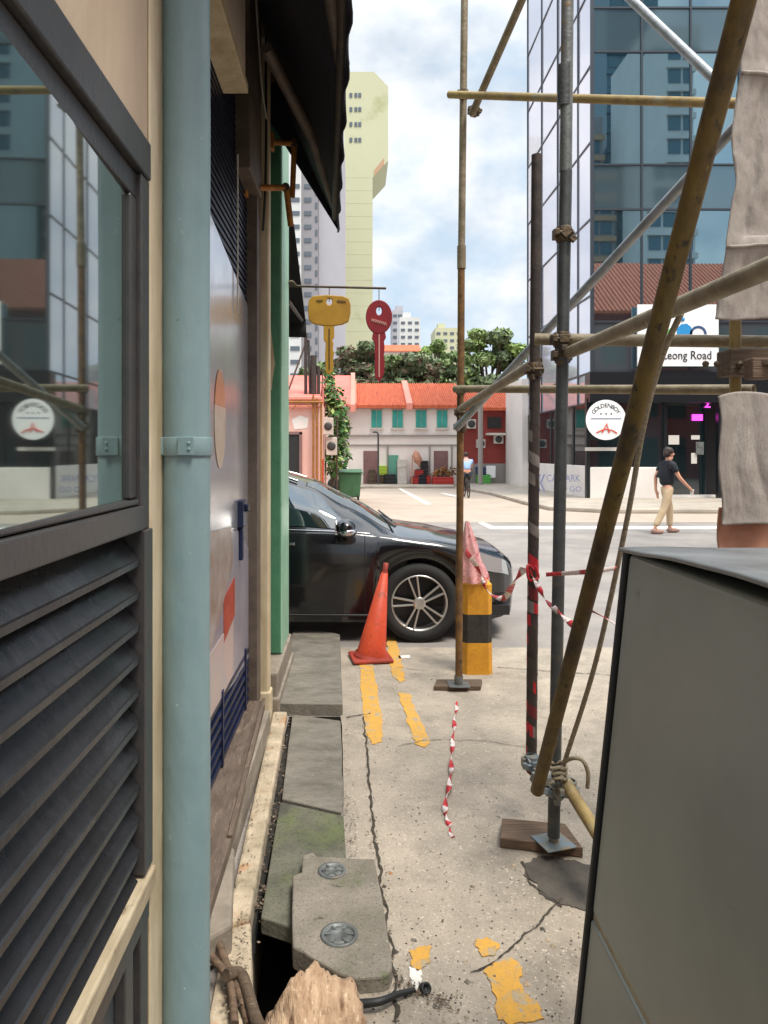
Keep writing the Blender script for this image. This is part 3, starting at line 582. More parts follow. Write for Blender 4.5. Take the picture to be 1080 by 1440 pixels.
slab([(394, 1127), (484.5, 1147), (497, 1330), (366, 1290)], .006, .06, M['slab_moss'], 'mossy green concrete drain cover partly under the one with two rings')
d = thing('drain_cover', G(480, 1290, 0), 'broken edged concrete drain cover with two round steel rings', 'drain cover', 'concrete covers over the drain')
q = Gz([(426, 1202), (442, 1197), (445, 1204), (528, 1207), (540, 1280), (552, 1350), (546, 1370), (500, 1377), (470, 1364), (411, 1330), (411, 1232), (424, 1226)], .055); r = []
for i, a in enumerate(q):
    b = q[(i + 1) % len(q)]
    for k in range(4): c = a.lerp(b, k / 4); r.append(c + Vector((noise.noise(c * 20) * .006, noise.noise(c * 20 + Vector((9, 0, 0))) * .006, -.075)))
MB().prism(r, (0, 0, .075)).build('slab', M['slab_light'], d, bevel=.008)
for px, py, rr in ((467, 1225, .052), (477, 1315, .060)):
    c = G(px, py, .056)
    m = MB(); m.lathe(c, (0, 0, 1), [(-.004, rr), (.005, rr), (.005, rr - .011), (.0, rr - .012), (.0, rr - .018), (.003, rr - .02), (.003, rr * .35), (.001, rr * .33), (.001, 0)], 28)
    for k in range(6): m.obox(c + Vector((math.cos(k * 1.05) * rr * .6, math.sin(k * 1.05) * rr * .6, .004)), (math.cos(k * 1.05) * .01, math.sin(k * 1.05) * .01, 0), (-math.sin(k * 1.05) * .004, math.cos(k * 1.05) * .004, 0), (0, 0, .002))
    m.build('lifting_ring', M['galv'], d)
# leaf litter in the gap between kerb and covers
m = MB()
for i in range(420):
    t = random.random(); a = G(404, 1000, .0).lerp(G(371, 1290, .0), t); x = a.x + random.uniform(-.045, .022)
    c = Vector((x, a.y, .004 - .045 * random.random() * (t > .05))); s = random.uniform(.004, .013); ang = random.random() * 6
    m.mi = random.randrange(3); m.add([c + Vector((math.cos(ang + k * 1.57) * s * (1 if k % 2 else .5), math.sin(ang + k * 1.57) * s * (1 if k % 2 else .5), random.uniform(0, .006))) for k in range(4)], [(0, 1, 2, 3)])
for i in range(700):
    k = random.random(); ln = random.choice((((512, 1008), (524, 1150), (553, 1380)), ((486, 1010), (488, 1140), (494, 1205)), ((340, 1304), (336, 1380), (330, 1440)), ((388, 996), (360, 1150), (322, 1300)), ((556, 1380), (600, 1400), (640, 1420))))
    a = G(*ln[0], .012).lerp(G(*ln[1], .012), k * 2) if k < .5 else G(*ln[1], .012).lerp(G(*ln[2], .012), k * 2 - 1)
    c = a + Vector((random.gauss(0, .016), random.gauss(0, .02), .002 if ln[0][0] > 480 else .042)); s = random.uniform(.002, .008); ang = random.random() * 6
    m.mi = random.randrange(3); m.add([c + Vector((math.cos(ang + k_ * 1.57) * s * (1 if k_ % 2 else .5), math.sin(ang + k_ * 1.57) * s * (1 if k_ % 2 else .5), random.uniform(0, .004))) for k_ in range(4)], [(0, 1, 2, 3)])
m.mi = 0; o = m.build('leaf_litter', [M['crack'], M['wood_dark'], M['leaf_brown']]); o['kind'] = 'stuff'
m = MB(); m.box(-.395, -.345, 2.3, 4.4, -.12, -.03); struct('drain_soil', m, M['trench'])
# stump
def lump(name, c, r, n=28, mth=18, jit=.28, seed=3, mm=None, lab=None, cat=None, spike=None, cuts=None):
    mb = MB(); vs = []
    for i in range(mth + 1):
        a = math.pi * i / mth
        for j in range(n):
            b = 2 * math.pi * j / n; q = Vector((math.sin(a) * math.cos(b), math.sin(a) * math.sin(b), math.cos(a)))
            k = 1 + jit * noise.noise(q * 1.7 + Vector((seed, 0, 0))) + .10 * noise.noise(q * 6 + Vector((seed, 4, 0))) + .05 * noise.noise(q * 15)
            if cuts:
                for nn, dd_ in cuts:
                    e = q.dot(nn) * k
                    if e > dd_: k *= dd_ / e
            k += .05 * noise.noise(q * 8) + .03 * noise.noise(Vector((q.x * 26, q.y * 9, q.z * 9))) + .035 * max(0, -q.x - .2) * noise.noise(Vector((q.x * 5, q.y * 30, q.z * 30))) * 3
            v = Vector((q.x * r[0], q.y * r[1], q.z * r[2])) * k
            if spike: v.z += spike[2] * math.exp(-(((v.x - spike[0]) / .045) ** 2 + ((v.y - spike[1]) / .06) ** 2)) * max(0, q.z)
            vs.append(Vector(c) + v)
    mb.add(vs, [(i * n + j, (i + 1) * n + j, (i + 1) * n + (j + 1) % n, i * n + (j + 1) % n) for i in range(mth) for j in range(n)], True)
    return tag(mb.build(name, mm), lab, cat)
rc_ = random.Random(4); CUTS = [(Vector((rc_.gauss(0, 1), rc_.gauss(0, 1), rc_.gauss(0, .8))).normalized(), rc_.uniform(.66, .9)) for _ in range(16)] + [(Vector((.25, -.35, .9)).normalized(), .62)]
lump('wood_block', (-.125, 2.02, -.03), (.18, .2, .2), n=60, mth=40, jit=.26, seed=9, cuts=CUTS, mm=M['stump'], lab='pale splintered lump of sawn wood lying by the open drain', cat='wood', spike=(-.05, .02, .035))
for i, (pts, rr, lab) in enumerate((([(300, 1300), (316, 1350), (338, 1400), (350, 1440)], .013, 'weathered grey stick leaning against the foot of the blue pipe'),
                                    ([(296, 1345), (322, 1378), (330, 1440)], .012, 'shorter dark stick lying left of the weathered grey one'),
                                    ([(318, 1372), (340, 1372), (358, 1428), (366, 1445)], .018, 'thickest broken stick nearest the sawn wood lump'))):
    q = [G(x, y, .09 - .02 * k) for k, (x, y) in enumerate(pts)]
    tag(MB().tube(catmull(q, 5), [rr * (1 + .25 * noise.noise(Vector((k, i, 0)))) for k in range(len(catmull(q, 5)))], 8).build('stick', M['wood_dark'] if i == 2 else M['wood']), lab, 'stick', 'broken sticks beside the pipe')
q = catmull([G(505, 1412, .03), G(535, 1408, .04), G(560, 1398, .03), G(583, 1392, .02)], 5)
hs = thing('hose', G(560, 1400, 0), 'short length of black hose with a round end lying on the concrete', 'hose')
MB().tube(q, [.013 * (1 - .5 * k / len(q)) for k in range(len(q))], 10).build('tube', M['rubber'], hs)
c = G(598, 1390, .02); m = MB(); m.lathe(c, (.3, -.6, .5), [(-.015, 0), (-.015, .016), (.009, .016), (.009, .010), (0, .009), (0, 0)], 16); m.build('fitting', M['rubber'], hs)
# loose stones
m = MB()
for i in range(1500):
    px = random.uniform(490, 900); py = 900 + 560 * random.random() ** .8; c = G(px, py, .008); s = random.uniform(.0015, .005) * (1 + 1.5 * (random.random() < .04))
    m.mi = random.randrange(3); m.add([c + Vector((s * math.cos(k * 1.57 + i), s * math.sin(k * 1.57 + i), 0)) for k in range(4)] + [c + Vector((0, 0, s * .7))], [(0, 1, 4), (1, 2, 4), (2, 3, 4), (3, 0, 4)])
m.mi = 0; o = m.build('grit', [M['dark_stain'], M['slab_light'], M['kerb_old']]); o['kind'] = 'stuff'

# ------------------------------------------------------------------ scaffold
TR = .0242
sc = thing('scaffold', (.8, 3.6, 0), 'tube and coupler scaffold with vertical poles, ledgers and diagonal braces', 'scaffold')
def tube(name, a, b, mm, r=TR, n=20, bend=0):
    a, b = Vector(a), Vector(b); k = 14
    pts = [a.lerp(b, i / k) + Vector((bend * noise.noise(a * 3 + Vector((i * .4, 0, 0))), 0, 0)) for i in range(k + 1)]
    mb = MB(); mb.tube(pts, r, n, caps=False)
    for e, dd in ((a, (a - b)), (b, (b - a))):
        mb.lathe(e, dd, [(0, r), (0, r * .82), (-.06, r * .82), (-.06, 0)], n)
    return mb.build(name, mm, sc)
def coupler(c, d1, d2, s=1.0, mm='coupler'):
    c = Vector(c); m = MB()
    for d, o in ((Vector(d1).normalized(), -1), (Vector(d2).normalized(), 1)):
        u, v, _ = basis(d)
        m.lathe(c - d * .03 * s, d, [(0, TR * s), (0, TR * 1.28 * s), (.06 * s, TR * 1.28 * s), (.06 * s, TR * s)], 14)
        m.tube([c + v * TR * 1.5 * s - d * .001 - u * .03 * s, c + v * TR * 1.5 * s + u * .035 * s], .007 * s, 8)
        m.obox(c + v * TR * 1.55 * s + u * .038 * s, u * .009 * s, v * .012 * s, d * .012 * s)
        m.obox(c + u * TR * 1.5 * s, u * .008 * s, v * .016 * s, d * .02 * s)
    return m.build('coupler', M[mm], sc, bevel=.002)
YA, YB, YC = 5.0, 2.95, 3.25
A0, A1 = P(645, 960, YA), P(655, -160, YA)
sA = tube('pole', A0, P(649, 350, YA), M['tube_rust'], bend=.004); tube('pole', P(649, 352, YA), A1, M['tube_tan'])
MB().tube([P(649, 378, YA), P(649, 346, YA)], .03, 14).build('joint_pin', M['tube_tan'], sc)
tube('pole', P(778.5, 1176, YB), P(796, 240, YB), M['galv_dark']); tube('pole', P(795.5, 242, YB), P(801, -300, YB), M['galv'])
MB().tube([P(793.5, 150, YB), P(794, 92, YB)], .0285, 16).build('joint_pin', M['galv_dark'], sc)
tube('pole', P(747, 1075, YC), P(755, 218, YC), M['tube_dark'], r=.0235)
# olive prop
D0, D1 = P(755, 1112, 2.83), P(1068, -85, 1.4); D1 = D0 + (D1 - D0) * 1.25
tube('prop', D0, D1, M['tube_olive'], r=.0245, n=24)
tube('ledger', P(632, 133, 4.94), P(1050, 146, 3.5), M['tube_yellow'])
tube('ledger', P(640, 547, 4.94), P(1060, 548, 3.35), M['tube_tan'])
tube('ledger', P(752, 477, 3.0), P(1110, 481, 2.75), M['tube_tan'])
tube('ledger', P(790, 500, 3.02), P(790, 500, 3.02) + (P(1140, 352, 1.42) - P(790, 500, 3.02)) * 1.3, M['tube_tan'])
tube('ledger', P(648, 575, 4.92), P(756, 508, 3.3), M['tube_tan'])
tube('brace', P(642, 602, 4.88), P(1055, 156, 3.15), M['galv_light'])
tube('brace', P(664, 160, 4.9), P(806, -165, 4.0), M['tube_tan'])
tube('brace', P(840, -46, 4.2), P(1015, 121, 3.6), M['galv_light'])
tube('brace', P(796, 1102, 2.9), P(862, 1208, 2.55), M['tube_yellow'])
for c, d1, d2 in ((P(652, 133, YA), (0, 0, 1), (1, -.4, 0)), (P(667, 156, 4.95), (1, 0, 2), (0, 0, 1)), (P(648, 548, YA), (0, 0, 1), (1, -.4, 0)), (P(648, 580, YA), (0, 0, 1), (1, -1, .5)),
                  (P(647, 600, YA), (0, 0, 1), (1, 0, .6)), (P(790, 478, YB), (0, 0, 1), (1, 0, 0)), (P(791, 500, 2.97), (0, 0, 1), (1, -.8, .3)), (P(752, 520, YC), (0, 0, 1), (1, -1, .3)),
                  (P(780, 1108, YB), (0, 0, 1), (1, 0, 0)), (P(762, 1092, 2.88), (1, -2, 6), (1, 0, 0)), (P(748, 1072, 3.2), (0, 0, 1), (1, .3, 0)), (P(800, 1108, 2.9), (1, -.6, -1), (0, 0, 1)),
                  (P(793, 330, YB), (0, 0, 1), (1, 0, 1))):
    coupler(c, d1, d2, 1.0, 'coupler' if c.z > .6 else 'blue_steel')
m = MB(); b = P(778.5, 1178, YB); m.obox((b.x, b.y, .052), (.062, .02, 0), (-.02, .062, 0), (0, 0, .003)); m.tube([(b.x, b.y, .05), (b.x, b.y, .12)], .02, 12); m.build('base_plate', M['blue_steel'], sc, bevel=.002)
m = MB(); b2 = A0; m.obox((b2.x, b2.y, .041), (.07, 0, 0), (0, .07, 0), (0, 0, .003)); m.tube([(b2.x, b2.y, .04), (b2.x, b2.y, .1)], .03, 12); m.build('base_plate', M['galv'], sc, bevel=.002)
def board(pts, z, mm, lab):
    q = Gz(pts, z); return tag(MB().prism([v - Vector((0, 0, z - .008)) for v in q], (0, 0, z - .008)).build('sole_board', mm, bevel=.004), lab, 'board', 'timber boards under scaffold poles')
board([(706, 1150), (795, 1158), (820, 1192), (703, 1178)], .049, M['wood'], 'thick brown timber board under the nearest grey scaffold pole')
board([(614, 955), (678, 955), (676, 965), (610, 965)], .038, M['wood_dark'], 'small dark board under the far rusty scaffold pole by the bollard')
# timber and steel beams at right
bm_ = thing('timber_beam', P(1040, 530, 2.6), 'weathered timber beam end sticking out below the netting', 'beam')
m = MB(); m.obox(P(1090, 511, 2.62), (.185, 0, 0), (0, .05, 0), (0, 0, .046)); m.build('beam', M['wood_dark'], bm_, bevel=.006)
m = MB(); m.obox(P(1066, 519, 2.5), (.035, 0, 0), (0, .03, 0), (0, 0, .035)); m.obox(P(1080, 512, 2.52), (.05, .05, 0), (-.03, .03, 0), (0, 0, .012)); m.build('packing_block', M['wood'], bm_, bevel=.005)
m = MB()
for px in (992, 1008, 1040): m.lathe(P(px, 512, 2.565), (0, -1, 0), [(0, .012), (.008, .01), (.008, 0)], 8)
m.build('bolt', M['coupler'], bm_)
tag(MB().tube([P(1034, 560, 2.7), P(1034, 400, 2.7)], .02, 12).build('timber_post', M['tube_yellow']), 'short ochre upright between the beam and the netting', 'post')
# netting
def edge_x(y):
    k = [(-140, 1048), (0, 1041), (100, 1043), (190, 1030), (250, 1036), (340, 1022), (400, 1018), (447, 1010)]
    for (a, xa), (b, xb) in zip(k, k[1:]):
        if a <= y <= b: return xa + (xb - xa) * (y - a) / (b - a)
    return k[-1][1]
def cloth(u, v, sd):
    w_ = u + .05 * noise.noise(Vector((u * 3, v * 2.2, sd)))
    pin = 1 - .75 * max(math.exp(-((v - .66) / .05) ** 2), math.exp(-((v - 1.33) / .05) ** 2))
    return (.03 * noise.noise(Vector((w_ * 5, v * .7, sd))) + (.022 * (1 - abs(noise.noise(Vector((w_ * 9, v * .55, sd + 2))))) ** 3 + .010 * (1 - abs(noise.noise(Vector((w_ * 20 + v * 2, v * 1.5, sd + 5))))) ** 3) * pin
            + .004 * noise.noise(Vector((u * 24, v * 14, sd + 8))))
def netf(u, v):
    y = -140 + 587 * v; Y = 2.45; a = P(edge_x(y), y, Y)
    a.x += u * 1.1 + .0025 * noise.noise(Vector((v * 30, u, 1))); a.y += cloth(u, v * 1.6, 1) + .25 * u
    a.z += .02 * noise.noise(Vector((u * 9, v * 3, 7))) * (v > .8) + (.03 * u if v > .9 else 0); return a
m = MB(); m.grid(netf, 130, 200); m.tube([netf(i / 60, .4125) - Vector((0, .006, 0)) for i in range(61)], .005, 6); m.tube([netf(i / 60, .83) - Vector((0, .006, 0)) for i in range(61)], .004, 6); tag(m.build('debris_net', M['netting'], solid=.004), 'grey brown debris netting hanging in folds at upper right', 'netting')
m = MB()
def cov(u, v):
    a = P(1012 + 8 * v, 557 + 183 * v, 2.4); f_ = noise.noise(Vector((u * 6, v * 3, 4))); k = .45 + .55 * v
    a.x += u * .95 + .006 * math.sin(v * 9) * (1 - u); a.y += cloth(u, v * .6, 3) * k * .8 + .12 * u; a.z += .02 * u + .02 * math.sin(u * 16) * (1 - v) + .015 * f_; return a
m.grid(cov, 130, 60); tag(m.build('sheet_cover', M['netting'], solid=.004), 'grey sheet hanging in folds above the steel cabinet, below the timber beam', 'sheet')
m = MB(); m.grid(lambda u, v: Vector((1.215 + .9 * u + .01 * noise.noise(Vector((u * 9, v * 20, 1))), 2.46 + .02 * math.sin(u * 26) + .03 * noise.noise(Vector((u * 7, v * 9, 3))) + .12 * u, 1.42 - 1.42 * v)), 50, 40); tag(m.build('orange_sheet', M['orange_wrap'], solid=.01), 'orange sheet hanging down behind the steel cabinet', 'sheet')

# rope and barrier tapes
q = catmull([P(958, 440, 2.05), P(930, 505, 2.2), P(905, 600, 2.3), P(880, 740, 2.45), P(838, 930, 2.65), P(797, 1062, 2.86), P(792, 1078, 2.88)], 8)
rp = thing('rope', P(795, 1075, 2.88), 'dirty pale rope running beside the olive prop and looped at its foot', 'rope')
MB().tube(q, .009, 10).build('rope_length', M['rope'], rp)
MB().tube(catmull([P(792, 1072, 2.88), P(806, 1066, 2.84), P(820, 1070, 2.82), P(827, 1088, 2.82), P(826, 1108, 2.83)], 6), .008, 8).build('rope_tail', M['rope'], rp)
m = MB()
for k in range(3): m.tube([P(794, 1080, 2.9) + Vector((.034 * math.cos(t), .034 * math.sin(t), .02 * k + .006 * math.sin(3 * t))) - Vector((.03, 0, .03)) for t in [i * math.pi / 8 for i in range(17)]], .008, 8)
m.build('knot', M['rope'], rp)
def tape(pts, wd, lab, tw=0, n=7, per=3, depth=(0, .4, 1)):
    q = catmull(pts, n); ws = []
    for i, v in enumerate(q):
        d = (q[min(i + 1, len(q) - 1)] - q[max(i - 1, 0)]).normalized(); a = basis(d)[1]; ws.append((Matrix.Rotation(tw * i, 3, d) @ a) * wd)
    m = MB()
    for i in range(len(q) - 1):
        m.mi = (i // per) % 2; m.add([q[i] - ws[i] / 2, q[i + 1] - ws[i + 1] / 2, q[i + 1] + ws[i + 1] / 2, q[i] + ws[i] / 2], [(0, 1, 2, 3)], True)
    m.mi = 0; return tag(m.build('barrier_tape', [M['tape_red'], M['tape_white']], solid=.0015), lab, 'tape', 'red and white barrier tapes')
tape([P(655, 775, 4.9), P(672, 800, 5.1), P(684, 828, 5.1), P(700, 840, 4.6), P(712, 838, 4.2), P(724, 815, 3.7), P(738, 800, 3.35), P(750, 804, 3.22)], .035, 'twisted red and white tape strung from the bollard to the dark pole', .25)
tape([P(744, 802, 3.21), P(760, 830, 3.15), P(774, 850, 2.98), P(792, 866, 2.75), P(808, 882, 2.5)], .022, 'thin tape sagging from the dark pole down to the olive prop', .35)
tape([P(768, 808, 2.9), P(800, 806, 2.7), P(838, 803, 2.32), P(866, 799, 2.48)], .016, 'tape stretched level between the grey pole and the rope', .02, per=5)
tape([P(806, 886, 2.46), P(815, 870, 2.42), P(826, 858, 2.4), P(846, 866, 2.2), P(870, 880, 1.75)], .018, 'red tape tied round the olive prop and running to the cabinet', .05, per=8)
tape([G(643, 988, .01), G(640, 1010, .012), G(637, 1040, .012), G(635, 1075, .02), G(632, 1105, .03), G(626, 1138, .02), G(632, 1160, .012), G(636, 1178, .01)], .026, 'crumpled strip of red and white tape lying on the concrete', .5, per=2)
# tape wound round the dark pole
m = MB(); yy = 560
def poleC(y): return P(755 - (y - 218) * 8 / 857, y, YC)
while yy < 1062:
    run = random.uniform(26, 70); pitch = random.uniform(20, 34); y_ = yy
    redp = .25 if yy < 700 else (.6 if yy < 930 else .9)
    for i in range(int(run / pitch * 12)):
        t0 = yy + i * pitch / 12; c0, c1 = poleC(t0), poleC(t0 + pitch / 12); a0, a1 = i * 2 * math.pi / 12, (i + 1) * 2 * math.pi / 12
        if i % 7 == 0: m.mi = (random.choice((0, 2)) if random.random() < redp else random.choice((1, 3)))
        rr = .0248 + .001 * noise.noise(Vector((i, yy, 0))); hh = .05 + .01 * noise.noise(Vector((i * .3, yy, 3)))
        a = c0 + Vector((math.cos(a0) * rr, math.sin(a0) * rr, 0)); b = c1 + Vector((math.cos(a1) * rr, math.sin(a1) * rr, 0))
        m.add([a, b, b - Vector((0, 0, hh)), a - Vector((0, 0, hh))], [(0, 1, 2, 3)], True)
    yy += run * random.uniform(.9, 1.3)
m.mi = 0; m.tube(catmull([P(750, 800, 3.22), P(742, 795, 3.2), P(744, 815, 3.19), P(757, 812, 3.2), P(752, 796, 3.2)], 4), .006, 8)
tag(m.build('pole_wrap', [M['tape_red'], M['tape_grey'], M['tape_dark'], M['tape_black']]), 'barrier tape wound round the dark scaffold pole', 'tape', 'red and white barrier tapes')

# ------------------------------------------------------------------ steel cabinet in the foreground
cb = thing('steel_cabinet', (.9, 1.1, 0), 'large grey green steel cabinet with dark edge trim in the near right corner', 'cabinet')
def cabx(z): return .448 + (.594 - .448) * z / 1.4
def cabsec(z0, z1, y0=.5, y1=1.6, inset=0):
    return [(cabx(z0) + inset, y0, z0), (1.5, y0, z0), (1.5, y1, z0), (cabx(z0) + inset, y1, z0)], [(cabx(z1) + inset, y0, z1), (1.5, y0, z1), (1.5, y1, z1), (cabx(z1) + inset, y1, z1)]
def cabbox(mb, *a, **k):
    lo, hi = cabsec(*a, **k); mb.add(lo + hi, [(3, 2, 1, 0), (4, 5, 6, 7), (0, 1, 5, 4), (1, 2, 6, 5), (2, 3, 7, 6), (3, 0, 4, 7)])
m = MB(); cabbox(m, .606, 1.385); m.build('upper_panel', M['cabinet'], cb, bevel=.012, seg=3)
m = MB(); cabbox(m, .0, .594); m.build('lower_panel', M['cabinet'], cb, bevel=.006)
m = MB(); cabbox(m, .592, .61, inset=.006); m.build('seam', M['cream_trim'], cb)
m = MB(); cabbox(m, 0, 1.388, y0=1.602, y1=1.622, inset=-.006); m.build('edge_trim', M['rubber'], cb, bevel=.004)
def topf(u, v):
    y = .5 + 1.14 * v; x = .584 + u * .93; return (x, y, 1.388 + .026 * math.sin(math.pi * min(1, v * 1.0)) * (1 - u * .5) + .004 * noise.noise(Vector((u * 5, v * 5, 0))))
m = MB(); m.grid(topf, 20, 20); m.build('top_sheet', M['cabinet_top'], cb, solid=.008)

# ------------------------------------------------------------------ cone and bollard
cb0 = G(521, 926, .015)
cn = thing('traffic_cone', (cb0.x, cb0.y, 0), 'orange traffic cone with a plain tip leaning in front of the car', 'traffic cone')
tip = P(543, 792, 5.72)
ax = (tip - cb0); 
m = MB(); m.lathe(cb0, ax, [(.02, .118), (.05, .112), (ax.length * .9, .026), (ax.length * .9, .0)], 28); m.build('cone_body', M['cone'], cn)
m = MB(); m.lathe(cb0, ax, [(ax.length * .9, .025), (ax.length * .93, .018), (ax.length, .02), (ax.length + .004, .0)], 16); m.build('tip', M['cone_base'], cn)
u, v, dd = basis(ax); m = MB(); mm_ = Matrix.Rotation(.15, 3, 'Z')
m.obox(cb0 + Vector((0, 0, .012)), mm_ @ Vector((.155, 0, 0)), mm_ @ Vector((0, .15, 0)), (0, 0, .014)); m.lathe(cb0, ax, [(.02, .135), (.045, .122)], 24); m.build('foot', M['cone_base'], cn, bevel=.01)
bo = thing('bollard', G(672, 950, 0), 'square concrete bollard painted yellow with a black band', 'bollard')
bx, by = bo.location.x, bo.location.y + .1
def oct(z, h): k = .03; return [(bx - h + k, by - h, z), (bx + h - k, by - h, z), (bx + h, by - h + k, z), (bx + h, by + h - k, z), (bx + h - k, by + h, z), (bx - h + k, by + h, z), (bx - h, by + h - k, z), (bx - h, by - h + k, z)]
hw = .105
def octseg(mb, zs):
    for (z0, h0), (z1, h1) in zip(zs, zs[1:]): mb.add(oct(z0, h0) + oct(z1, h1), [(i, (i + 1) % 8, 8 + (i + 1) % 8, 8 + i) for i in range(8)])
    mb.add(oct(*zs[-1]), [tuple(range(8))])
m = MB(); octseg(m, [(0, hw + .004), (.235, hw)]); m.build('lower_band', M['bollard_yellow'], bo)
m = MB(); octseg(m, [(.235, hw), (.44, hw)]); m.build('black_band', M['bollard_black'], bo)
m = MB(); octseg(m, [(.44, hw), (.655, hw), (.7, hw - .04)]); m.build('upper_band', M['bollard_yellow'], bo)
def bagf(u, v):
    th = u * 2 * math.pi; r0 = .10 * (1 - v) ** .9 + .012; k = 1 + .22 * noise.noise(Vector((math.cos(th) * 2.2, math.sin(th) * 2.2, v * 4))) + .1 * math.sin(th * 7 + v * 5)
    return Vector((bx - .025 + (-.05) * v + math.cos(th) * r0 * k, by - .03 - .05 * v + math.sin(th) * r0 * k, .69 + .42 * v - .02 * (1 - v)))
m = MB(); m.grid(bagf, 40, 18); tag(m.build('plastic_bag', M['pink_bag'], weld=True), 'crumpled pink plastic bag stuck on top of the bollard', 'bag')

# ------------------------------------------------------------------ parked car
CXF, CYM = .545, 7.13       # front axle X, car centre line Y
ca = thing('parked_car', (CXF - 1.35, CYM, 0), 'black hatchback parked across the passage end, nose to the right', 'car')
def interp(k, x):
    if x >= k[0][0]: return k[0][1]
    for (a, va), (b, vb) in zip(k, k[1:]):
        if b <= x <= a:
            t = (a - x) / (a - b); t = t * t * (3 - 2 * t) * .35 + t * .65; return va + (vb - va) * t
    return k[-1][1]
ZT = [(.87, .60), (.83, .69), (.72, .76), (.45, .84), (.1, .905), (-.17, .945), (-.6, 1.18), (-.95, 1.355), (-1.25, 1.435), (-1.9, 1.485), (-2.6, 1.45), (-3.05, 1.37), (-3.35, 1.08), (-3.5, .92), (-3.56, .7)]
ZB = [(.87, .56), (.83, .63), (.72, .69), (.45, .775), (.1, .84), (-.17, .88), (-.6, .915), (-1.9, .945), (-2.6, .97), (-3.05, .985), (-3.35, .95), (-3.5, .85), (-3.56, .66)]
WB = [(.87, .50), (.83, .62), (.72, .745), (.45, .855), (.1, .89), (-.6, .905), (-2.6, .905), (-3.05, .87), (-3.35, .80), (-3.5, .72), (-3.56, .6)]
WT = [(.87, .42), (.83, .5), (.72, .6), (.45, .68), (.1, .72), (-.17, .74), (-.6, .66), (-.95, .60), (-1.25, .575), (-1.9, .565), (-2.6, .55), (-3.05, .53), (-3.35, .6), (-3.5, .6), (-3.56, .5)]
DT = [(.87, .02), (.1, .03), (-.17, .045), (-.6, .06), (-1.25, .045), (-2.6, .045), (-3.35, .05), (-3.56, .03)]
ZS = [(.87, .26), (.83, .20), (.6, .17), (-3.2, .19), (-3.5, .27), (-3.56, .32)]
RW = .335
def sill(x):
    z = interp(ZS, x)
    for x0 in (0, -2.7):
        d = abs(x - x0)
        if d < .385: z = max(z, RW + math.sqrt(max(0, .385 ** 2 - d * d)) * .98 if d < .36 else z + (.36 / d) * 0 + (RW - z) * (.385 - d) / .025)
    return z
def sect(x):
    zs, zb, zt, wb, wt, dt = sill(x), interp(ZB, x), interp(ZT, x), interp(WB, x), interp(WT, x), interp(DT, x)
    zte = zt - dt; gh = max(0, min(1, (zte - zb) / .2))
    p3 = (wb - .006, zb); p4 = (wb - .035, zb + .018 + .0 * gh) if zte > zb + .03 else (wb - .035, zb + (zte - zb) * .5)
    z1 = zs + (zb - zs) * .38; z2 = zs + (zb - zs) * .78
    return [(wb - .03, zs), (wb + .004, z1), (wb + .010, z2), p3, p4, ((p4[0] * .48 + wt * .52) + .022 * gh, (p4[1] + zte) / 2 + .008 * gh), (wt, zte), (wt * .62, zt - dt * .28), (wt * .3, zt - dt * .04), (0, zt)]
def surf(x, t):
    p = sect(x); i = min(int(t), len(p) - 2); f = t - i
    return (p[i][0] + (p[i + 1][0] - p[i][0]) * f, p[i][1] + (p[i + 1][1] - p[i][1]) * f)
xs = sorted(set([.87, .855, .83, .8, .76] + [round(.72 - .03 * i, 3) for i in range(141)] + [-3.5, -3.53, -3.56]
                + [x0 + s_ * q for x0 in (0, -2.7) for s_ in (-1, 1) for q in (.386, .38, .372, .362, .35)]), reverse=True)
m = MB(); n = 10
for s_ in (-1, 1):
    vs = [Vector((CXF + x, CYM + s_ * hw_, z)) for x in xs for hw_, z in sect(x)]
    m.add(vs, [tuple(q if s_ > 0 else q[::-1]) for q in [(i * n + j, i * n + j + 1, (i + 1) * n + j + 1, (i + 1) * n + j) for i in range(len(xs) - 1) for j in range(n - 1)]], True)
for x in (xs[0], xs[-1]):
    p = sect(x); m.add([(CXF + x, CYM - a, z) for a, z in p] + [(CXF + x, CYM + a, z) for a, z in p[::-1][1:]], [tuple(range(2 * n - 1))])
m.build('body', M['car_paint'], ca, weld=True)
m = MB(); m.box(CXF - 3.4, CXF + .78, CYM - .80, CYM - .6, .22, .30); m.box(CXF - 3.4, CXF + .78, CYM - .62, CYM + .62, .2, .7); m.box(CXF - 3.4, CXF + .78, CYM + .6, CYM + .8, .22, .3)
m.box(CXF - 3.0, CXF - .1, CYM - .8, CYM + .8, .3, .8); m.build('underbody', M['car_trim'], ca)
def patch(name, mm, x0, x1, t0, t1, nx=16, ntt=8, sides=(-1,), off=.005, parent=None, shear=None):
    m = MB()
    for s_ in sides:
        def fn(u, v):
            t = t0 + (t1 - t0) * v; x = x0 + (x1 - x0) * u
            if shear: x += shear(u, v)
            hw_, z = surf(x, t); return Vector((CXF + x, CYM + s_ * (hw_ + off * .8), z + off * .6))
        m.grid(fn, nx, ntt)
    return m.build(name, mm, parent or ca, weld=True)
patch('windscreen', M['car_glass'], -.20, -.98, 6.12, 9, 20, 12, (-1, 1))
patch('rear_screen', M['car_glass'], -3.08, -3.36, 6.1, 9, 10, 12, (-1, 1))
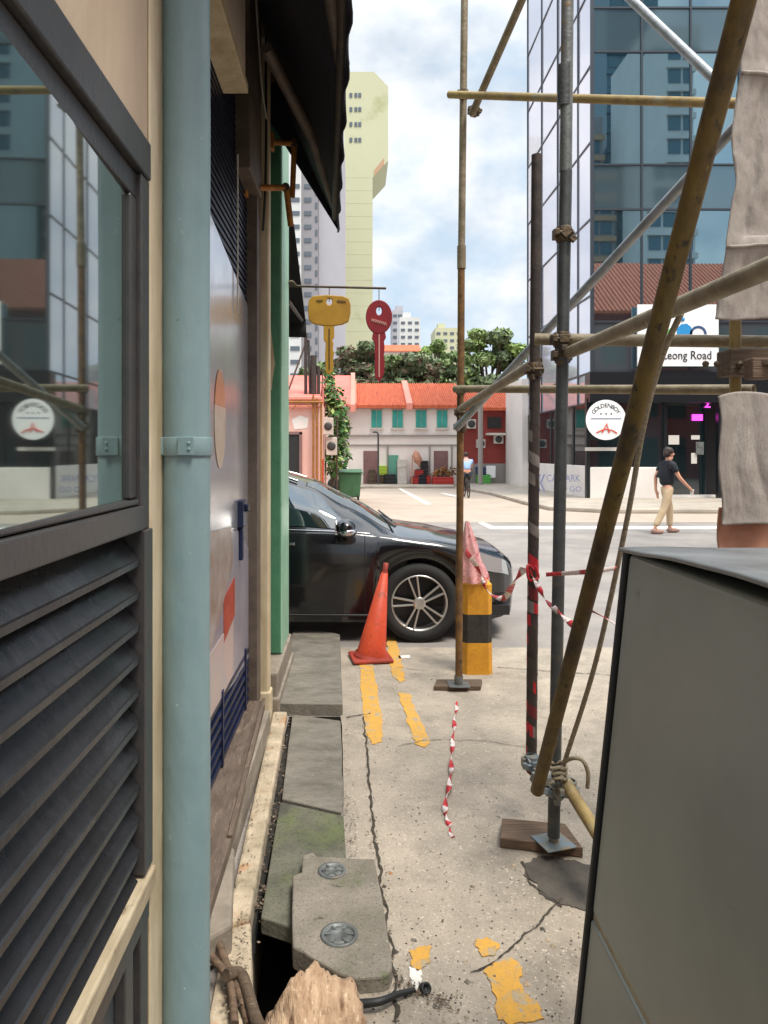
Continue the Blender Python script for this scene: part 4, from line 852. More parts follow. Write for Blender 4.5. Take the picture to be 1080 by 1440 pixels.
for s_ in (-1, 1):
    patch('side_window', M['car_glass'], -.52, -1.32, 4.2, 5.86, 18, 8, (s_,), shear=lambda u, v: -.32 * v * (1 - u))
    patch('side_window', M['car_glass'], -1.39, -2.2, 4.2, 5.86, 18, 8, (s_,))
    patch('side_window', M['car_glass'], -2.27, -2.75, 4.2, 5.8, 12, 8, (s_,))
    patch('headlight', M['lens'], .46, .80, 1.95, 3.0, 14, 6, (s_,), off=.006, shear=lambda u, v: .1 * (1 - v) * (1 - u) - .03 * v * u)
    patch('fog_lamp', M['rim_black'], .66, .82, .5, 1.1, 8, 5, (s_,), off=.006)
    patch('tail_light', M['post_red'], -3.36, -3.53, 2.3, 3.6, 8, 6, (s_,), off=.006)
    m = MB(); m.tube([Vector((CXF + x, CYM + s_ * (surf(x, 4.05)[0] + .004), surf(x, 4.05)[1])) for x in [-.42 - .1 * i for i in range(26)]], .006, 6); m.build('belt_trim', M['chrome'], ca)
    m = MB(); m.tube([Vector((CXF + x, CYM + s_ * (surf(x, 6)[0] - .02), surf(x, 6)[1] + .026)) for x in [-1.05 - .1 * i for i in range(19)]], .012, 6); m.build('roof_rail', M['chrome'], ca)
    mp_ = Vector((CXF - .62, CYM + s_ * 1.0, .985))
    m = MB(); m.ball(mp_, (.085, .11, .075), 16, 10); m.tube([mp_ - Vector((0, 0, .05)), Vector((mp_.x - .02, CYM + s_ * .86, .93))], .025, 8); mr = m.build('wing_mirror', M['car_paint'], ca)
    m = MB(); m.obox(mp_ - Vector((.083, 0, -.005)), (.004, 0, 0), (0, .085, 0), (0, 0, .055)); m.build('mirror_glass', M['chrome'], mr, bevel=.003)
    m = MB(); m.ball(mp_ - Vector((-.01, 0, .03)), (.088, .112, .05), 16, 10); m.build('mirror_base', M['chrome'], mr)
    m = MB(); m.box(CXF - 1.24, CXF - 1.05, CYM + s_ * .912 - .012, CYM + s_ * .912 + .012, .83, .853); m.build('door_handle', M['chrome'], ca, bevel=.006)
    for xd in (-.46, -1.36):
        m = MB(); m.tube([Vector((CXF + xd, CYM + s_ * (surf(xd, t / 4)[0] + .001), surf(xd, t / 4)[1])) for t in range(1, 16)], .003, 5); m.build('door_gap', M['car_trim'], ca)
    m = MB(); m.tube([Vector((CXF + x, CYM + s_ * (surf(x, 0)[0] + .012), surf(x, 0)[1] + .06)) for x in [-.42 - .1 * i for i in range(19)]], .01, 6); m.build('sill_trim', M['car_trim'], ca)
m = MB()
for k in range(4): m.box(CXF + .86, CXF + .884, CYM - .36, CYM + .36, .40 + .045 * k, .42 + .045 * k)
m.box(CXF + .85, CXF + .876, CYM - .4, CYM + .4, .37, .575); m.build('grille', M['car_trim'], ca, bevel=.003)
m = MB(); m.tube([(CXF + .875, CYM - .4, .37), (CXF + .875, CYM - .4, .57), (CXF + .875, CYM + .4, .57), (CXF + .875, CYM + .4, .37), (CXF + .875, CYM - .4, .37)], .012, 8); m.build('grille_surround', M['chrome'], ca)
m = MB(); m.box(CXF + .80, CXF + .868, CYM - .47, CYM + .47, .2, .27); m.build('bumper_lip', M['car_trim'], ca, bevel=.02)
m = MB()
for k in range(2): m.tube([(CXF - .19, CYM - .6 + .62 * k, .955), (CXF - .3, CYM - .1 + .6 * k, 1.015)], .009, 6)
m.build('wiper', M['car_trim'], ca)
def wheel(x, s_):
    yo = CYM + s_ * .875; d = Vector((0, s_, 0)); c = Vector((CXF + x, yo, RW))
    m = MB(); m.lathe(c, d, [(-.2, .215), (-.2, .31), (-.17, RW), (-.02, RW), (.012, .318), (.016, .28), (.008, .232), (-.02, .228)], 44); wh = m.build('wheel', M['tyre'], ca)
    m = MB(); m.lathe(c, d, [(-.03, .236), (.010, .240), (.012, .228), (-.03, .219), (-.1, .215)], 44); m.build('rim', M['rim_silver'], wh)
    m = MB(); m.lathe(c, d, [(-.09, .225), (-.085, .0)], 32); m.build('brake_disc', M['rim_black'], wh)
    m = MB(); m2 = MB()
    for k in range(5):
        a0 = math.pi / 2 + k * 2 * math.pi / 5 + .25
        for e in (-1, 1):
            a = c + Vector((math.cos(a0 + e * .30) * .05, 0, math.sin(a0 + e * .30) * .05)) + d * .0
            b = c + Vector((math.cos(a0 + e * .165) * .228, 0, math.sin(a0 + e * .165) * .228)) + d * .006
            u_ = (b - a).normalized(); w_ = u_.cross(d).normalized(); m.obox((a + b) / 2, (b - a) / 2, w_ * .008, d * .012)
        m2.prism([c + Vector((math.cos(a0 + q_) * rr, 0, math.sin(a0 + q_) * rr)) - d * .02 for q_, rr in ((-.16, .225), (.16, .225), (.2, .06), (-.2, .06))], d * .012)
    m.lathe(c, d, [(-.01, .055), (.014, .052), (.018, .03), (.018, 0)], 20); m.build('spokes', M['rim_silver'], wh, bevel=.003)
    m2.build('spoke_infill', M['rim_black'], wh)
for x in (0, -2.7):
    for s_ in (-1, 1): wheel(x, s_)

# ------------------------------------------------------------------ glass office building
GY, GX, GF = 24.5, 7.84, 37.0
gb = thing('glass_office', (GX, GY, 0), 'tall office block of dark teal glass with a pale glazed side and white ground floor', 'building')
def gz(py): return H - (py - CY) * GY / F
m = MB(); m.box(GX + .15, 26, GY + .15, 33.35, 3.3, 27); m.box(GX + .6, 26, GY + 1.2, 33.35, 0, 3.3); m.build('core', M['shop_dark'], gb)
lines = [gz(522), gz(452), gz(294), gz(231), gz(72), gz(10), gz(10) + 3.75, gz(10) + 5.2, gz(10) + 8.9]
xm = [GX + .06 + 1.62 * i for i in range(12)]
for i, (z0, z1) in enumerate(zip(lines, lines[1:])):
    m = MB()
    for x0, x1 in zip(xm, xm[1:]):
        tw = random.uniform(-.004, .004) * 1.6; m.add([(x0, GY + .05 - tw, z0), (x1, GY + .05 + tw, z0), (x1, GY + .05 + tw, z1), (x0, GY + .05 - tw, z1)], [(0, 1, 2, 3)])
    m.build('spandrel' if i in (0, 2, 4, 6) else 'glazing', M['glass_spandrel' if i in (0, 2, 4, 6) else 'glass_front'], gb)
m = MB()
for x in xm: m.box(x - .03, x + .03, GY, GY + .08, lines[0], lines[-1])
for z in lines: m.box(GX, xm[-1], GY + .01, GY + .07, z - .03, z + .03)
m.build('mullions', M['mullion'], gb)
zs_ = [3.3] + [4.3 + 2.55 * i for i in range(9)]
ys_ = [GY + (33.5 - GY) * t for t in (0, .16, .45, .72, 1)]
m = MB()
for z0, z1 in zip(zs_, zs_[1:]):
    for y0, y1 in zip(ys_, ys_[1:]):
        tw = random.uniform(-.01, .01); m.add([(GX + tw, y0, z0), (GX - tw, y1, z0), (GX - tw, y1, z1), (GX + tw, y0, z1)], [(0, 1, 2, 3)])
m.build('side_glazing', M['glass_side'], gb)
m = MB()
for y in ys_: m.box(GX - .04, GX + .04, y - .035, y + .035, 3.3, zs_[-1])
for z in zs_: m.box(GX - .03, GX + .03, GY, 33.5, z - .03, z + .03)
m.build('side_mullions', M['mullion'], gb)
m = MB(); m.box(GX - .05, 26, 33.5, GF, 0, 3.4); m.box(GX - .3, GX, 33.4, GF, 0, 5.0); m.box(GX - .02, GX + .3, GY + .2, 33.4, .0, 1.2); m.box(GX - .02, (938 - CX) * GY / F, GY + .08, GY + .4, .1, gz(657)); m.build('plinth', M['plinth_white'], gb, bevel=.03)
m = MB(); m.box(GX, GX + .1, GY + .3, 33.3, 1.2, 3.3); m.build('side_shop_window', M['shop_glass'], gb)
m = MB(); m.box(GX + .02, (938 - CX) * GY / F, GY + .2, GY + .26, gz(657), gz(560)); sw = m.build('shop_window', M['shop_glass'], gb)
m = MB()
for px in (829, 898, 938, 1015): x = (px - CX) * GY / F; m.box(x - .06, x + .06, GY + .1, GY + .3, .1, gz(560))
for y in (26.5, 29.5, 32.5): m.box(GX - .03, GX + .12, y - .08, y + .08, 1.2, 3.3)
m.box(GX - .1, 26, GY - .15, GY + .4, gz(566), gz(524)); m.build('window_frames', M['shop_dark'], gb)
dx0, dx1 = (948 - CX) * GY / F, (1008 - CX) * GY / F
m = MB(); m.box(dx0, dx1, GY + .8, GY + .9, .12, gz(566)); m.build('door', M['shop_glass'], gb)
m = MB(); m.box(dx0 - .2, 26, GY + 1.0, GY + 1.1, .1, gz(560)); m.build('entrance_recess', M['shop_dark'], gb)
m = MB(); m.box(dx0, dx1 + .3, GY + .5, GY + .8, .0, .2); m.build('doorstep', M['plinth_white'], gb)
for (x0, y0, x1, y1) in ((942, 612, 957, 625), (974, 612, 986, 618), (974, 637, 982, 652)): MB().box((x0 - CX) * GY / F, (x1 - CX) * GY / F, GY + .1, GY + .115, gz(y1), gz(y0)).build('notice', M['paper'], gb)
c = P(984, 630, GY + .08); m = MB(); m.box(c.x - .13, c.x + .13, GY + .06, GY + .1, c.z - .22, c.z + .2); m.box(c.x - .08, c.x + .08, GY + .045, GY + .058, c.z + .02, c.z + .16); m.build('intercom', M['galv'], gb, bevel=.01)
m = MB(); add_text(m, '2', .42, P(995, 568, GY + .74), ext=.02); m.build('neon_digit', M['neon'], gb); m = MB(); m.box(P(988, 0, GY).x, P(1003, 0, GY).x, GY + .74, GY + .77, gz(590), gz(581)); m.build('neon_strip', M['neon'], gb)
# signs on the office
sg = thing('office_sign', P(950, 515, GY), 'white fascia sign with a coloured logo and black lettering', 'sign')
m = MB(); m.box((893 - CX) * GY / F, (1006 - CX) * GY / F, GY - .22, GY - .16, gz(516), gz(430)); m.build('board', M['sign_white'], sg)
m = MB(); add_text(m, 'Leong Road', .40, P(966, 500, GY - .225), ext=.01, sx=.85); m.build('lettering', M['ink'], sg)
m = MB(); yl = GY - .23
def arcp(px, py, r0, r1, a0, a1, n=14): return [P(px + r0 * math.cos(a0 + (a1 - a0) * i / n), py - r0 * math.sin(a0 + (a1 - a0) * i / n), yl) for i in range(n + 1)] + [P(px + r1 * math.cos(a1 - (a1 - a0) * i / n), py - r1 * math.sin(a1 - (a1 - a0) * i / n), yl) for i in range(n + 1)]
m.prism([P(x, y, yl) for x, y in ((952, 470), (952, 462), (958, 456), (966, 455), (972, 460), (974, 470))], (0, .01, 0)); m.lathe(P(960, 449, yl), (0, -1, 0), [(0, 0), (0, .07), (.01, .07), (.01, 0)], 14); m.build('logo_blue', M['logo_blue'], sg)
m = MB(); m.prism(arcp(948, 470, 10, 4, math.pi * .5, math.pi), (0, .01, 0)); m.build('logo_green', M['logo_green'], sg)
m = MB(); m.prism(arcp(982, 470, 12, 8.5, 0, math.pi), (0, .012, 0)); m.build('logo_navy', M['logo_navy'], sg)
rs = thing('round_sign', P(852, 618, GY), 'round white shop sign with black arc lettering and a red emblem', 'sign')
rc = P(852, 590.5, GY - .2)
m = MB(); m.lathe(rc, (0, -1, 0), [(0, 0), (0, .66), (.02, .66), (.02, 0)], 48, False); m.build('disc', M['sign_white'], rs)
m = MB()
for i, ch in enumerate('GOLDENBOY'):
    an = R(90 + 56 - i * 14); rr = .47; add_text(m, ch, .19, rc + Vector((math.cos(an) * rr, -.022, math.sin(an) * rr)), right=(math.sin(an), 0, -math.cos(an)), up=(math.cos(an), 0, math.sin(an)), ext=.006)
for k in (-1, 0, 1): m.lathe(rc + Vector((k * .17, -.02, .2)), (0, -1, 0), [(0, .03), (.008, .03), (.008, 0)], 5)
m.build('lettering', M['ink'], rs)
m = MB(); m.box(rc.x - .5, rc.x + .5, rc.y - .03, rc.y - .02, rc.z + .03, rc.z + .055); m.build('fine_print', M['ink_blue'], rs)
m = MB(); m.tube([rc + Vector(v) for v in ((-.13, -.025, -.42), (.02, -.025, -.12), (.1, -.025, -.42))], .03, 6); m.tube([rc + Vector(v) for v in ((-.32, -.025, -.42), (-.05, -.025, -.3), (.2, -.025, -.34), (.36, -.025, -.44))], .026, 6); m.build('emblem', M['ink_red'], rs)
MB().box(rc.x - .6, rc.x + .6, GY + .04, GY + .08, gz(634), gz(629)).build('strip_text', M['paper'], rs)
wl = thing('wall_lettering', P(797, 696, GY), 'blue grey carpark lettering painted on the white plinth wall', 'lettering')
m = MB(); add_text(m, 'CARPARK', .34, P(792, 673, GY + .073), ext=.004, sx=.75); add_text(m, 'TO GO', .26, P(800, 688, GY + .073), ext=.004); m.build('letters', M['ink_blue'], wl)
m = MB()
for k in range(3):
    x = P(748 + k * 6, 0, GY).x; m.prism([(x + .12, GY + .07, gz(667)), (x + .18, GY + .07, gz(667)), (x + .06, GY + .07, gz(679)), (x + .18, GY + .07, gz(691)), (x + .12, GY + .07, gz(691)), (x, GY + .07, gz(679))], (0, .008, 0))
m.build('chevrons', M['ink_blue'], wl)

# ------------------------------------------------------------------ far houses
HY = 37.0; k_ = HY / F
def hx(px): return (px - CX) * k_
def hz(py): return H - (py - CY) * k_
wh = thing('terrace_house', (hx(560), HY, 0), 'white pink terrace house with orange roof and four teal shuttered windows', 'house')
m = MB(); m.box(hx(478), hx(650), HY, HY + 7, 0, hz(572)); m.build('wall', M['house_white'], wh)
def gable(mb, x0, x1, y0, y1, z0, z1, th=.12): 
    ym = (y0 + y1) / 2; mb.prism([(x0, y0, z0), (x0, ym, z1), (x0, y1, z0), (x0, y1, z0 - th), (x0, ym, z1 - th), (x0, y0, z0 - th)], (x1 - x0, 0, 0))
m = MB(); gable(m, hx(494), hx(655), HY - .4, HY + 7.4, hz(571), hz(571) + 1.45)
for i in range(50):
    x = hx(494) + (hx(655) - hx(494)) * i / 50; m.tube([(x, HY - .42, hz(571) + .01), (x, HY + 3.5, hz(571) + 1.46)], .035, 5)
m.build('roof', M['roof_orange'], wh)
for px in (497, 575): MB().prism([(hx(px) - .15, HY - .45, hz(571) + .12), (hx(px) - .15, HY + 3.5, hz(571) + 1.62), (hx(px) - .15, HY + 3.5, hz(571) + 1.3), (hx(px) - .15, HY - .45, hz(571) - .2)], (.3, 0, 0)).build('party_wall', M['pink_trim'], wh)
for px in (529.5, 559, 592, 621.5):
    m = MB(); m.box(hx(px - 8), hx(px + 8), HY - .04, HY + .02, hz(602), hz(576)); w_ = m.build('window', M['white_trim'], wh)
    MB().box(hx(px - 9.5), hx(px + 9.5), HY - .14, HY + .01, hz(604), hz(602)).build('sill', M['white_trim'], w_); MB().box(hx(px - 9), hx(px + 9), HY - .12, HY + .01, hz(576), hz(574.6)).build('lintel', M['pink_trim'], w_)
    for s_ in (-1, 1):
        m = MB(); a, b = sorted((hx(px + s_ * .4), hx(px + s_ * 7.2))); m.box(a, b, HY - .08, HY - .03, hz(601), hz(577))
        for j in range(9): m.box(a + .04, b - .04, HY - .1, HY - .075, hz(600) + j * .095, hz(600) + j * .095 + .05)
        m.build('shutter', M['teal'], w_)
m = MB(); m.box(hx(478), hx(650), HY - .1, HY + .01, hz(613.5), hz(611.5)); m.box(hx(478), hx(650), HY - .06, HY + .01, hz(627), hz(625)); m.box(hx(490), hx(655), HY - .36, HY - .3, hz(575), hz(571.5)); m.build('ledge', M['grey_trim'], wh)
for px0, px1 in ((511, 531), (610, 630)):
    m = MB(); m.box(hx(px0), hx(px1), HY - .05, HY + .01, .0, hz(634)); m.build('door', M['mauve_door'], wh, bevel=.02)
m = MB(); m.box(hx(544), hx(560), HY - .06, HY, 0, hz(640)); m.build('door', M['green_frame'], wh)
m = MB()
for px in (545, 604, 635): m.tube([(hx(px), HY - .08, .1), (hx(px), HY - .08, hz(625))], .04, 6)
m.build('pipe', M['grey_trim'], wh)
mh = thing('red_house', (hx(690), HY, 0), 'dark red house with orange roof and air conditioners next to the white wall', 'house')
m = MB(); m.box(hx(650) + .02, hx(735), HY + .3, HY + 7, 0, hz(575)); m.build('wall', M['house_maroon'], mh)
m = MB(); m.box(hx(650) + .02, hx(735), HY + .22, HY + .28, 0, hz(652)); m.build('lower_wall', M['grey_trim'], mh)
m = MB(); gable(m, hx(655) + .02, hx(745), HY - .1, HY + 7.4, hz(574), hz(574) + 1.3)
for i in range(26):
    x = hx(656) + (hx(744) - hx(656)) * i / 26; m.tube([(x, HY - .12, hz(574) + .01), (x, HY + 3.6, hz(574) + 1.31)], .035, 5)
m.build('roof', M['roof_orange'], mh)
m = MB(); m.box(hx(687), hx(706), HY + .2, HY + .31, hz(602), hz(586)); m.build('window', M['dark_open'], mh)
m = MB(); m.box(hx(684), hx(710), HY - .3, HY + .3, hz(612), hz(609)); m.build('window_hood', M['white_trim'], mh)
def acu(px0, py0, px1, py1, Y, lab, dep=.35):
    o = thing('air_conditioner', P((px0 + px1) / 2, py1, Y), lab, 'air conditioner', 'outdoor air conditioners on the old houses')
    a, b = P(px0, py1, Y), P(px1, py0, Y); MB().box(a.x, b.x, Y - dep, Y, a.z, b.z).build('casing', M['ac_white'], o, bevel=.02)
    c = (a + b) / 2; rr = min(b.x - a.x, b.z - a.z) * .4; MB().lathe((c.x, Y - dep, c.z), (0, -1, 0), [(0, rr), (.015, rr), (.015, rr * .4), (.02, 0)], 16).build('fan_grille', M['ac_grill'], o)
acu(655, 590, 668, 603, HY + .3, 'white air conditioner high on the dark red wall, left')
acu(669, 618, 681, 630, HY + .3, 'air conditioner low on the dark red wall beside the pole')
acu(693, 612, 706, 624, HY + .3, 'dark fronted air conditioner under the window hood of the red house')
tag(MB().tube([(hx(668) , HY - 1.6, 0), (hx(668), HY - 1.6, 4.6)], .12, 10).build('utility_pole', M['grey_trim']), 'plain grey utility pole in front of the dark red house', 'pole')
# street lamp
slp = thing('street_lamp', (hx(531), HY - 1, 0), 'thin grey lamp post in front of the white house', 'lamp')
MB().tube([(hx(531), HY - 1, 0), (hx(531), HY - 1, hz(612)), (hx(530), HY - 1, hz(609)), (hx(526), HY - 1, hz(608))], .045, 8).build('post', M['galv_dark'], slp)
MB().box(hx(523.5), hx(528), HY - 1.1, HY - .9, hz(609.5), hz(607.5)).build('lamp_head', M['galv_dark'], slp, bevel=.02)
# pink roofed house to the left behind
ph = thing('pink_roof_house', (hx(470), 40, 0), 'house with a faded pink tiled roof behind the creeper', 'house')
m = MB(); m.box(-9, hx(480), 36.5, 44, 0, hz(570)); m.build('wall', M['house_white'], ph)
m = MB(); m.prism([(-9, 36, hz(571)), (-9, 40.5, hz(571) + 1.9), (-9, 45, hz(571)), (-9, 45, hz(571) - .12), (-9, 40.5, hz(571) + 1.78), (-9, 36, hz(571) - .12)], (9 + hx(494), 0, 0)); m.build('roof', M['roof_pink'], ph)
m = MB(); m.prism([(hx(493), 35.9, hz(571) - .0), (hx(493), 40.5, hz(571) + 2.05), (hx(493), 40.5, hz(571) + 1.5), (hx(493), 35.9, hz(571) - .35)], (.22, 0, 0)); m.build('party_wall', M['pink_trim'], ph)
# pink shop house at left
PY = 21.0; q_ = PY / F
def px_(p): return (p - CX) * q_
def pz_(p): return H - (p - CY) * q_
pk = thing('pink_house', (px_(425), PY, 0), 'salmon pink house front with a dark doorway and yellow pipes', 'house')
m = MB(); m.box(-6, px_(449), PY, PY + 6, 0, pz_(562)); m.build('wall', M['house_pink'], pk)
m = MB(); m.box(-6, px_(452), PY - .12, PY + .1, pz_(574), pz_(570)); m.box(-6, px_(453), PY - .15, PY + .2, pz_(563), pz_(558)); m.build('cornice', M['pink_trim'], pk, bevel=.02)
m = MB(); m.box(px_(402), px_(421), PY - .03, PY + .02, .0, pz_(611)); m.build('doorway', M['dark_open'], pk)
m = MB(); m.box(px_(421), px_(425), PY - .06, PY + .02, 0, pz_(608)); m.box(px_(400), px_(425), PY - .06, PY + .02, pz_(611), pz_(607)); m.build('door_frame', M['mauve_door'], pk)
m = MB(); m.prism([P(410, 590, PY - .01), P(422, 584, PY - .01), P(434, 588, PY - .01), P(432, 602, PY - .01), P(414, 604, PY - .01)], (0, .005, 0)); m.build('worn_patch', M['house_white'], pk)
m = MB(); m.tube([(px_(395), PY - .2, pz_(566)), (px_(455), PY - .2, pz_(566))], .03, 8)
for px in (441, 446, 452): m.tube([(px_(px), PY - .14, 0), (px_(px), PY - .14, pz_(556 + (px - 441)))], .03, 8)
m.tube([(px_(412), PY - .2, pz_(576)), (px_(424), PY - .2, pz_(562)), (px_(436), PY - .2, pz_(572))], .02, 6); m.build('pipes', M['rust_yellow'], pk)
m = MB(); m.prism([(-6, PY + .2, pz_(560)), (-6, PY + 3, pz_(560) + .7), (-6, PY + 5.8, pz_(560))], (6 + px_(448), 0, 0)); m.build('roof', M['roof_pink'], pk)
acu(455, 588, 469, 612, 24, 'upper white air conditioner beside the creeper'); acu(459, 615, 474, 640, 24.1, 'lower grey air conditioner beside the creeper')
m = MB()
for dx in (-.25, .25): m.tube([(P(463, 0, 24).x + dx, 24.15, 0), (P(463, 0, 24).x + dx, 24.15, 2.8)], .03, 6)
tag(m.build('unit_stand', M['dark_metal']), 'dark metal uprights carrying the two air conditioners', 'stand')
ms = thing('roof_mast', P(437, 558, PY + 1), 'rusty bare pole frame standing on the pink house roof', 'mast')
m = MB(); Y_ = PY + 1
for a, b, r_ in (((430, 560), (430, 468), .05), ((441, 560), (441, 500), .09), ((448, 560), (448, 515), .05), ((436, 560), (434, 478), .035)): m.tube([P(*a, Y_), P(*b, Y_)], r_, 8)
m.build('uprights', M['tube_dark'], ms)
m = MB(); m.tube([P(406, 548, Y_), P(430, 482, Y_)], .03, 6); m.tube([P(428, 490, Y_), P(450, 520, Y_)], .02, 6); m.tube([P(452, 560, Y_), P(454, 520, Y_)], .02, 6); m.build('stays', M['brown_steel'], ms)
rd = thing('red_cabinet', P(450, 672, 22), 'tall narrow bright red cabinet at the corner of the pink house', 'cabinet')
a, b = P(445, 0, 22), P(455, 0, 22); MB().box(a.x, b.x, 21.8, 22.1, 0, H - (638 - 638) - .15).build('body', M['post_red'], rd, bevel=.02)
MB().box(a.x + .02, b.x - .02, 21.78, 21.8, .15, 1.3).build('door', M['crate_red'], rd, bevel=.01)
# wheelie bin
bn = thing('wheelie_bin', (0, 0, 0), 'big dark green wheeled rubbish bin behind the parked car', 'bin')
b0 = G(492, 703, 0); hw_ = 16.5 * b0.y / F; bt = 1.0
def binsec(z, h): return [(b0.x - h, b0.y - h * .8, z), (b0.x + h, b0.y - h * .8, z), (b0.x + h, b0.y + h * .8, z), (b0.x - h, b0.y + h * .8, z)]
m = MB(); lo, hi = binsec(.1, hw_ * .84), binsec(.93, hw_); m.add(lo + hi, [(3, 2, 1, 0), (4, 5, 6, 7), (0, 1, 5, 4), (1, 2, 6, 5), (2, 3, 7, 6), (3, 0, 4, 7)]); m.build('body', M['green_bin'], bn, bevel=.03)
m = MB(); lo, hi = binsec(.93, hw_ * 1.09), binsec(.98, hw_ * 1.09); m.add(lo + hi, [(3, 2, 1, 0), (4, 5, 6, 7), (0, 1, 5, 4), (1, 2, 6, 5), (2, 3, 7, 6), (3, 0, 4, 7)]); m.grid(lambda u, v: Vector((b0.x + (u - .5) * 2 * hw_, b0.y + (v - .5) * 1.6 * hw_, .98 + .09 * math.sin(math.pi * v))), 4, 10); m.build('lid', M['green_bin'], bn, bevel=.012)
for s_ in (-1, 1):
    MB().lathe((b0.x + s_ * hw_ * .7, b0.y - hw_ * .55, .1), (1, 0, 0), [(-.04, 0), (-.04, .1), (.04, .1), (.04, 0)], 14).build('wheel', M['rubber'], bn)
    MB().tube([(b0.x + s_ * hw_ * 1.1, b0.y - .1, .9), (b0.x + s_ * hw_ * 1.2, b0.y - .1, .9)], .04, 8).build('handle', M['green_bin'], bn)
# white van / skip behind bin
wv = thing('parked_van', (hx(478) , 33.2, 0), 'low white van mostly hidden behind the bin and creeper', 'van')
x0, x1 = P(461, 0, 33).x, P(499, 0, 33).x
m = MB(); m.prism([(x0, 32, .25), (x1, 32, .25), (x1, 32, .75), (x1 - .25, 32, .9), (x1 - .5, 32, 1.15), (x0, 32, 1.2)], (0, 1.6, 0)); m.build('body', M['ac_white'], wv, bevel=.06)
m = MB(); m.prism([(x1 - .28, 31.985, .9), (x1 - .5, 31.985, 1.1), (x1 - .85, 31.985, 1.1), (x1 - .85, 31.985, .9)], (0, .01, 0)); m.build('window', M['car_glass'], wv)
for x in (x0 + .3, x1 - .3): MB().lathe((x, 32, .28), (0, -1, 0), [(-.1, .28), (.02, .28), (.03, .18), (.02, 0)], 18).build('wheel', M['tyre'], wv)
# goods in front of the houses
def goods(name, px0, py0, px1, py1, mm, lab, cat, Y=HY - .5, dep=.5, tray=False, ribs=3):
    a, b = P(px0, py1, Y), P(px1, py0, Y); z0 = max(.1, a.z); o = thing(name, ((a.x + b.x) / 2, Y, z0), lab, cat)
    m = MB(); m.box(a.x, b.x, Y, Y + dep, z0, b.z)
    for i in range(ribs): z = z0 + (b.z - z0) * (i + .7) / ribs; m.box(a.x - .03, b.x + .03, Y - .03, Y + dep + .03, z, z + .04)
    m.build('body', mm, o, bevel=.02)
    if tray: MB().box(a.x + .05, b.x - .05, Y + .05, Y + dep - .05, b.z, b.z + .03).build('opening', M['dark_open'], o)
    return o
goods('crate', 579, 671, 589, 684, M['crate_red'], 'red plastic crate at the left foot of the stacked goods', 'crate', tray=True)
goods('crate', 584, 661, 595, 671, M['crate_red'], 'red plastic crate raised on top of the goods pile', 'crate', Y=HY - .4, tray=True)
goods('crate', 589.5, 668, 599, 684, M['dark_cloth'], 'dark grey crate between the two red crates', 'crate', Y=HY - .6, tray=True)
goods('crate', 599.5, 669, 606, 684, M['crate_red'], 'narrow red crate at the right foot of the stacked goods', 'crate', tray=True)
goods('speaker_box', 592, 648, 602, 667, M['dark_open'], 'upright black box standing on the crates by the white house', 'box', Y=HY - .35)
tr = goods('planter_trough', 609, 671, 638, 684, M['crate_red'], 'long red planter trough full of dry plants', 'planter', Y=HY - .9, ribs=2)
goods('white_fridge', 559, 646, 572, 683, M['ac_white'], 'tall white cabinet standing against the white house', 'cabinet', ribs=1)
goods('dark_bin', 541, 667, 556, 684, M['dark_open'], 'squat black tub in front of the green door', 'tub')
goods('lime_tub', 533, 655, 544, 668, M['lime'], 'lime green tub stacked beside the lamp post', 'tub', Y=HY - .3)
goods('tub_stand', 534, 668, 540.5, 684, M['wood_dark'], 'small wooden stand beneath the lime tub', 'stand', Y=HY - .3)
goods('stool_stack', 519, 660, 527, 683, M['wood_dark'], 'stack of brown stools left of the lamp post', 'stools', Y=HY - .6)
goods('green_crate', 672, 668, 690, 683, M['logo_green'], 'bright green crate in front of the red house', 'crate', Y=HY - .5, tray=True)
goods('signboard', 684, 655, 697, 672, M['sign_white'], 'blank white board propped above the green crate', 'board', Y=HY - .4, dep=.06, ribs=0)
goods('blue_tub', 671, 657, 683, 667, M['logo_navy'], 'dark blue tub on the left of the white board', 'tub', Y=HY - .2)
m = MB(); pr = P(584, 633, HY - .6); m.lathe(pr, (.25, 0, -1), [(0, .02), (.15, .16), (.55, .22), (.75, .05), (.9, .02)], 10); m.tube([P(579, 684, HY - .6), P(580, 640, HY - .6)], .03, 6); tag(m.build('parasol', M['orange_wrap']), 'folded faded pink parasol leaning by the white house', 'parasol')
# plants
def leaves(mb, c, r, n, s, mats, shell=.5, flat=.6):
    for i in range(n):
        while True:
            q = Vector((random.uniform(-1, 1), random.uniform(-1, 1), random.uniform(-1, 1)))
            if shell * shell < q.length_squared < 1: break
        p = Vector(c) + Vector((q.x * r[0], q.y * r[1], q.z * r[2])); k = s * random.uniform(.6, 1.3)
        nz = (q + Vector((random.gauss(0, .5), random.gauss(0, .5), random.gauss(0, .5) + .3))).normalized(); u, v, _ = basis(nz); a = random.random() * 6.3
        e1, e2 = (u * math.cos(a) + v * math.sin(a)) * k, (v * math.cos(a) - u * math.sin(a)) * k * flat
        mb.mi = random.choice(mats); mb.add([p - e1, p - e2 * .8, p + e1, p + e2 * .8], [(0, 1, 2, 3)])
    mb.mi = 0
dp = thing('dry_plants', P(624, 668, HY - .7), 'brown dry plants heaped on the red trough', 'plant')
m = MB()
for i in range(6): leaves(m, P(613 + i * 4.6, 666 - (i % 3) * 2, HY - .65), (.28, .22, .2), 60, .09, [0, 1]); 
m.build('foliage', [M['rust_yellow'], M['leaf_brown']], dp)
cr = thing('creeper', P(470, 672, 25), 'bright green creeper climbing between the air conditioners and the white house', 'plant')
m = MB()
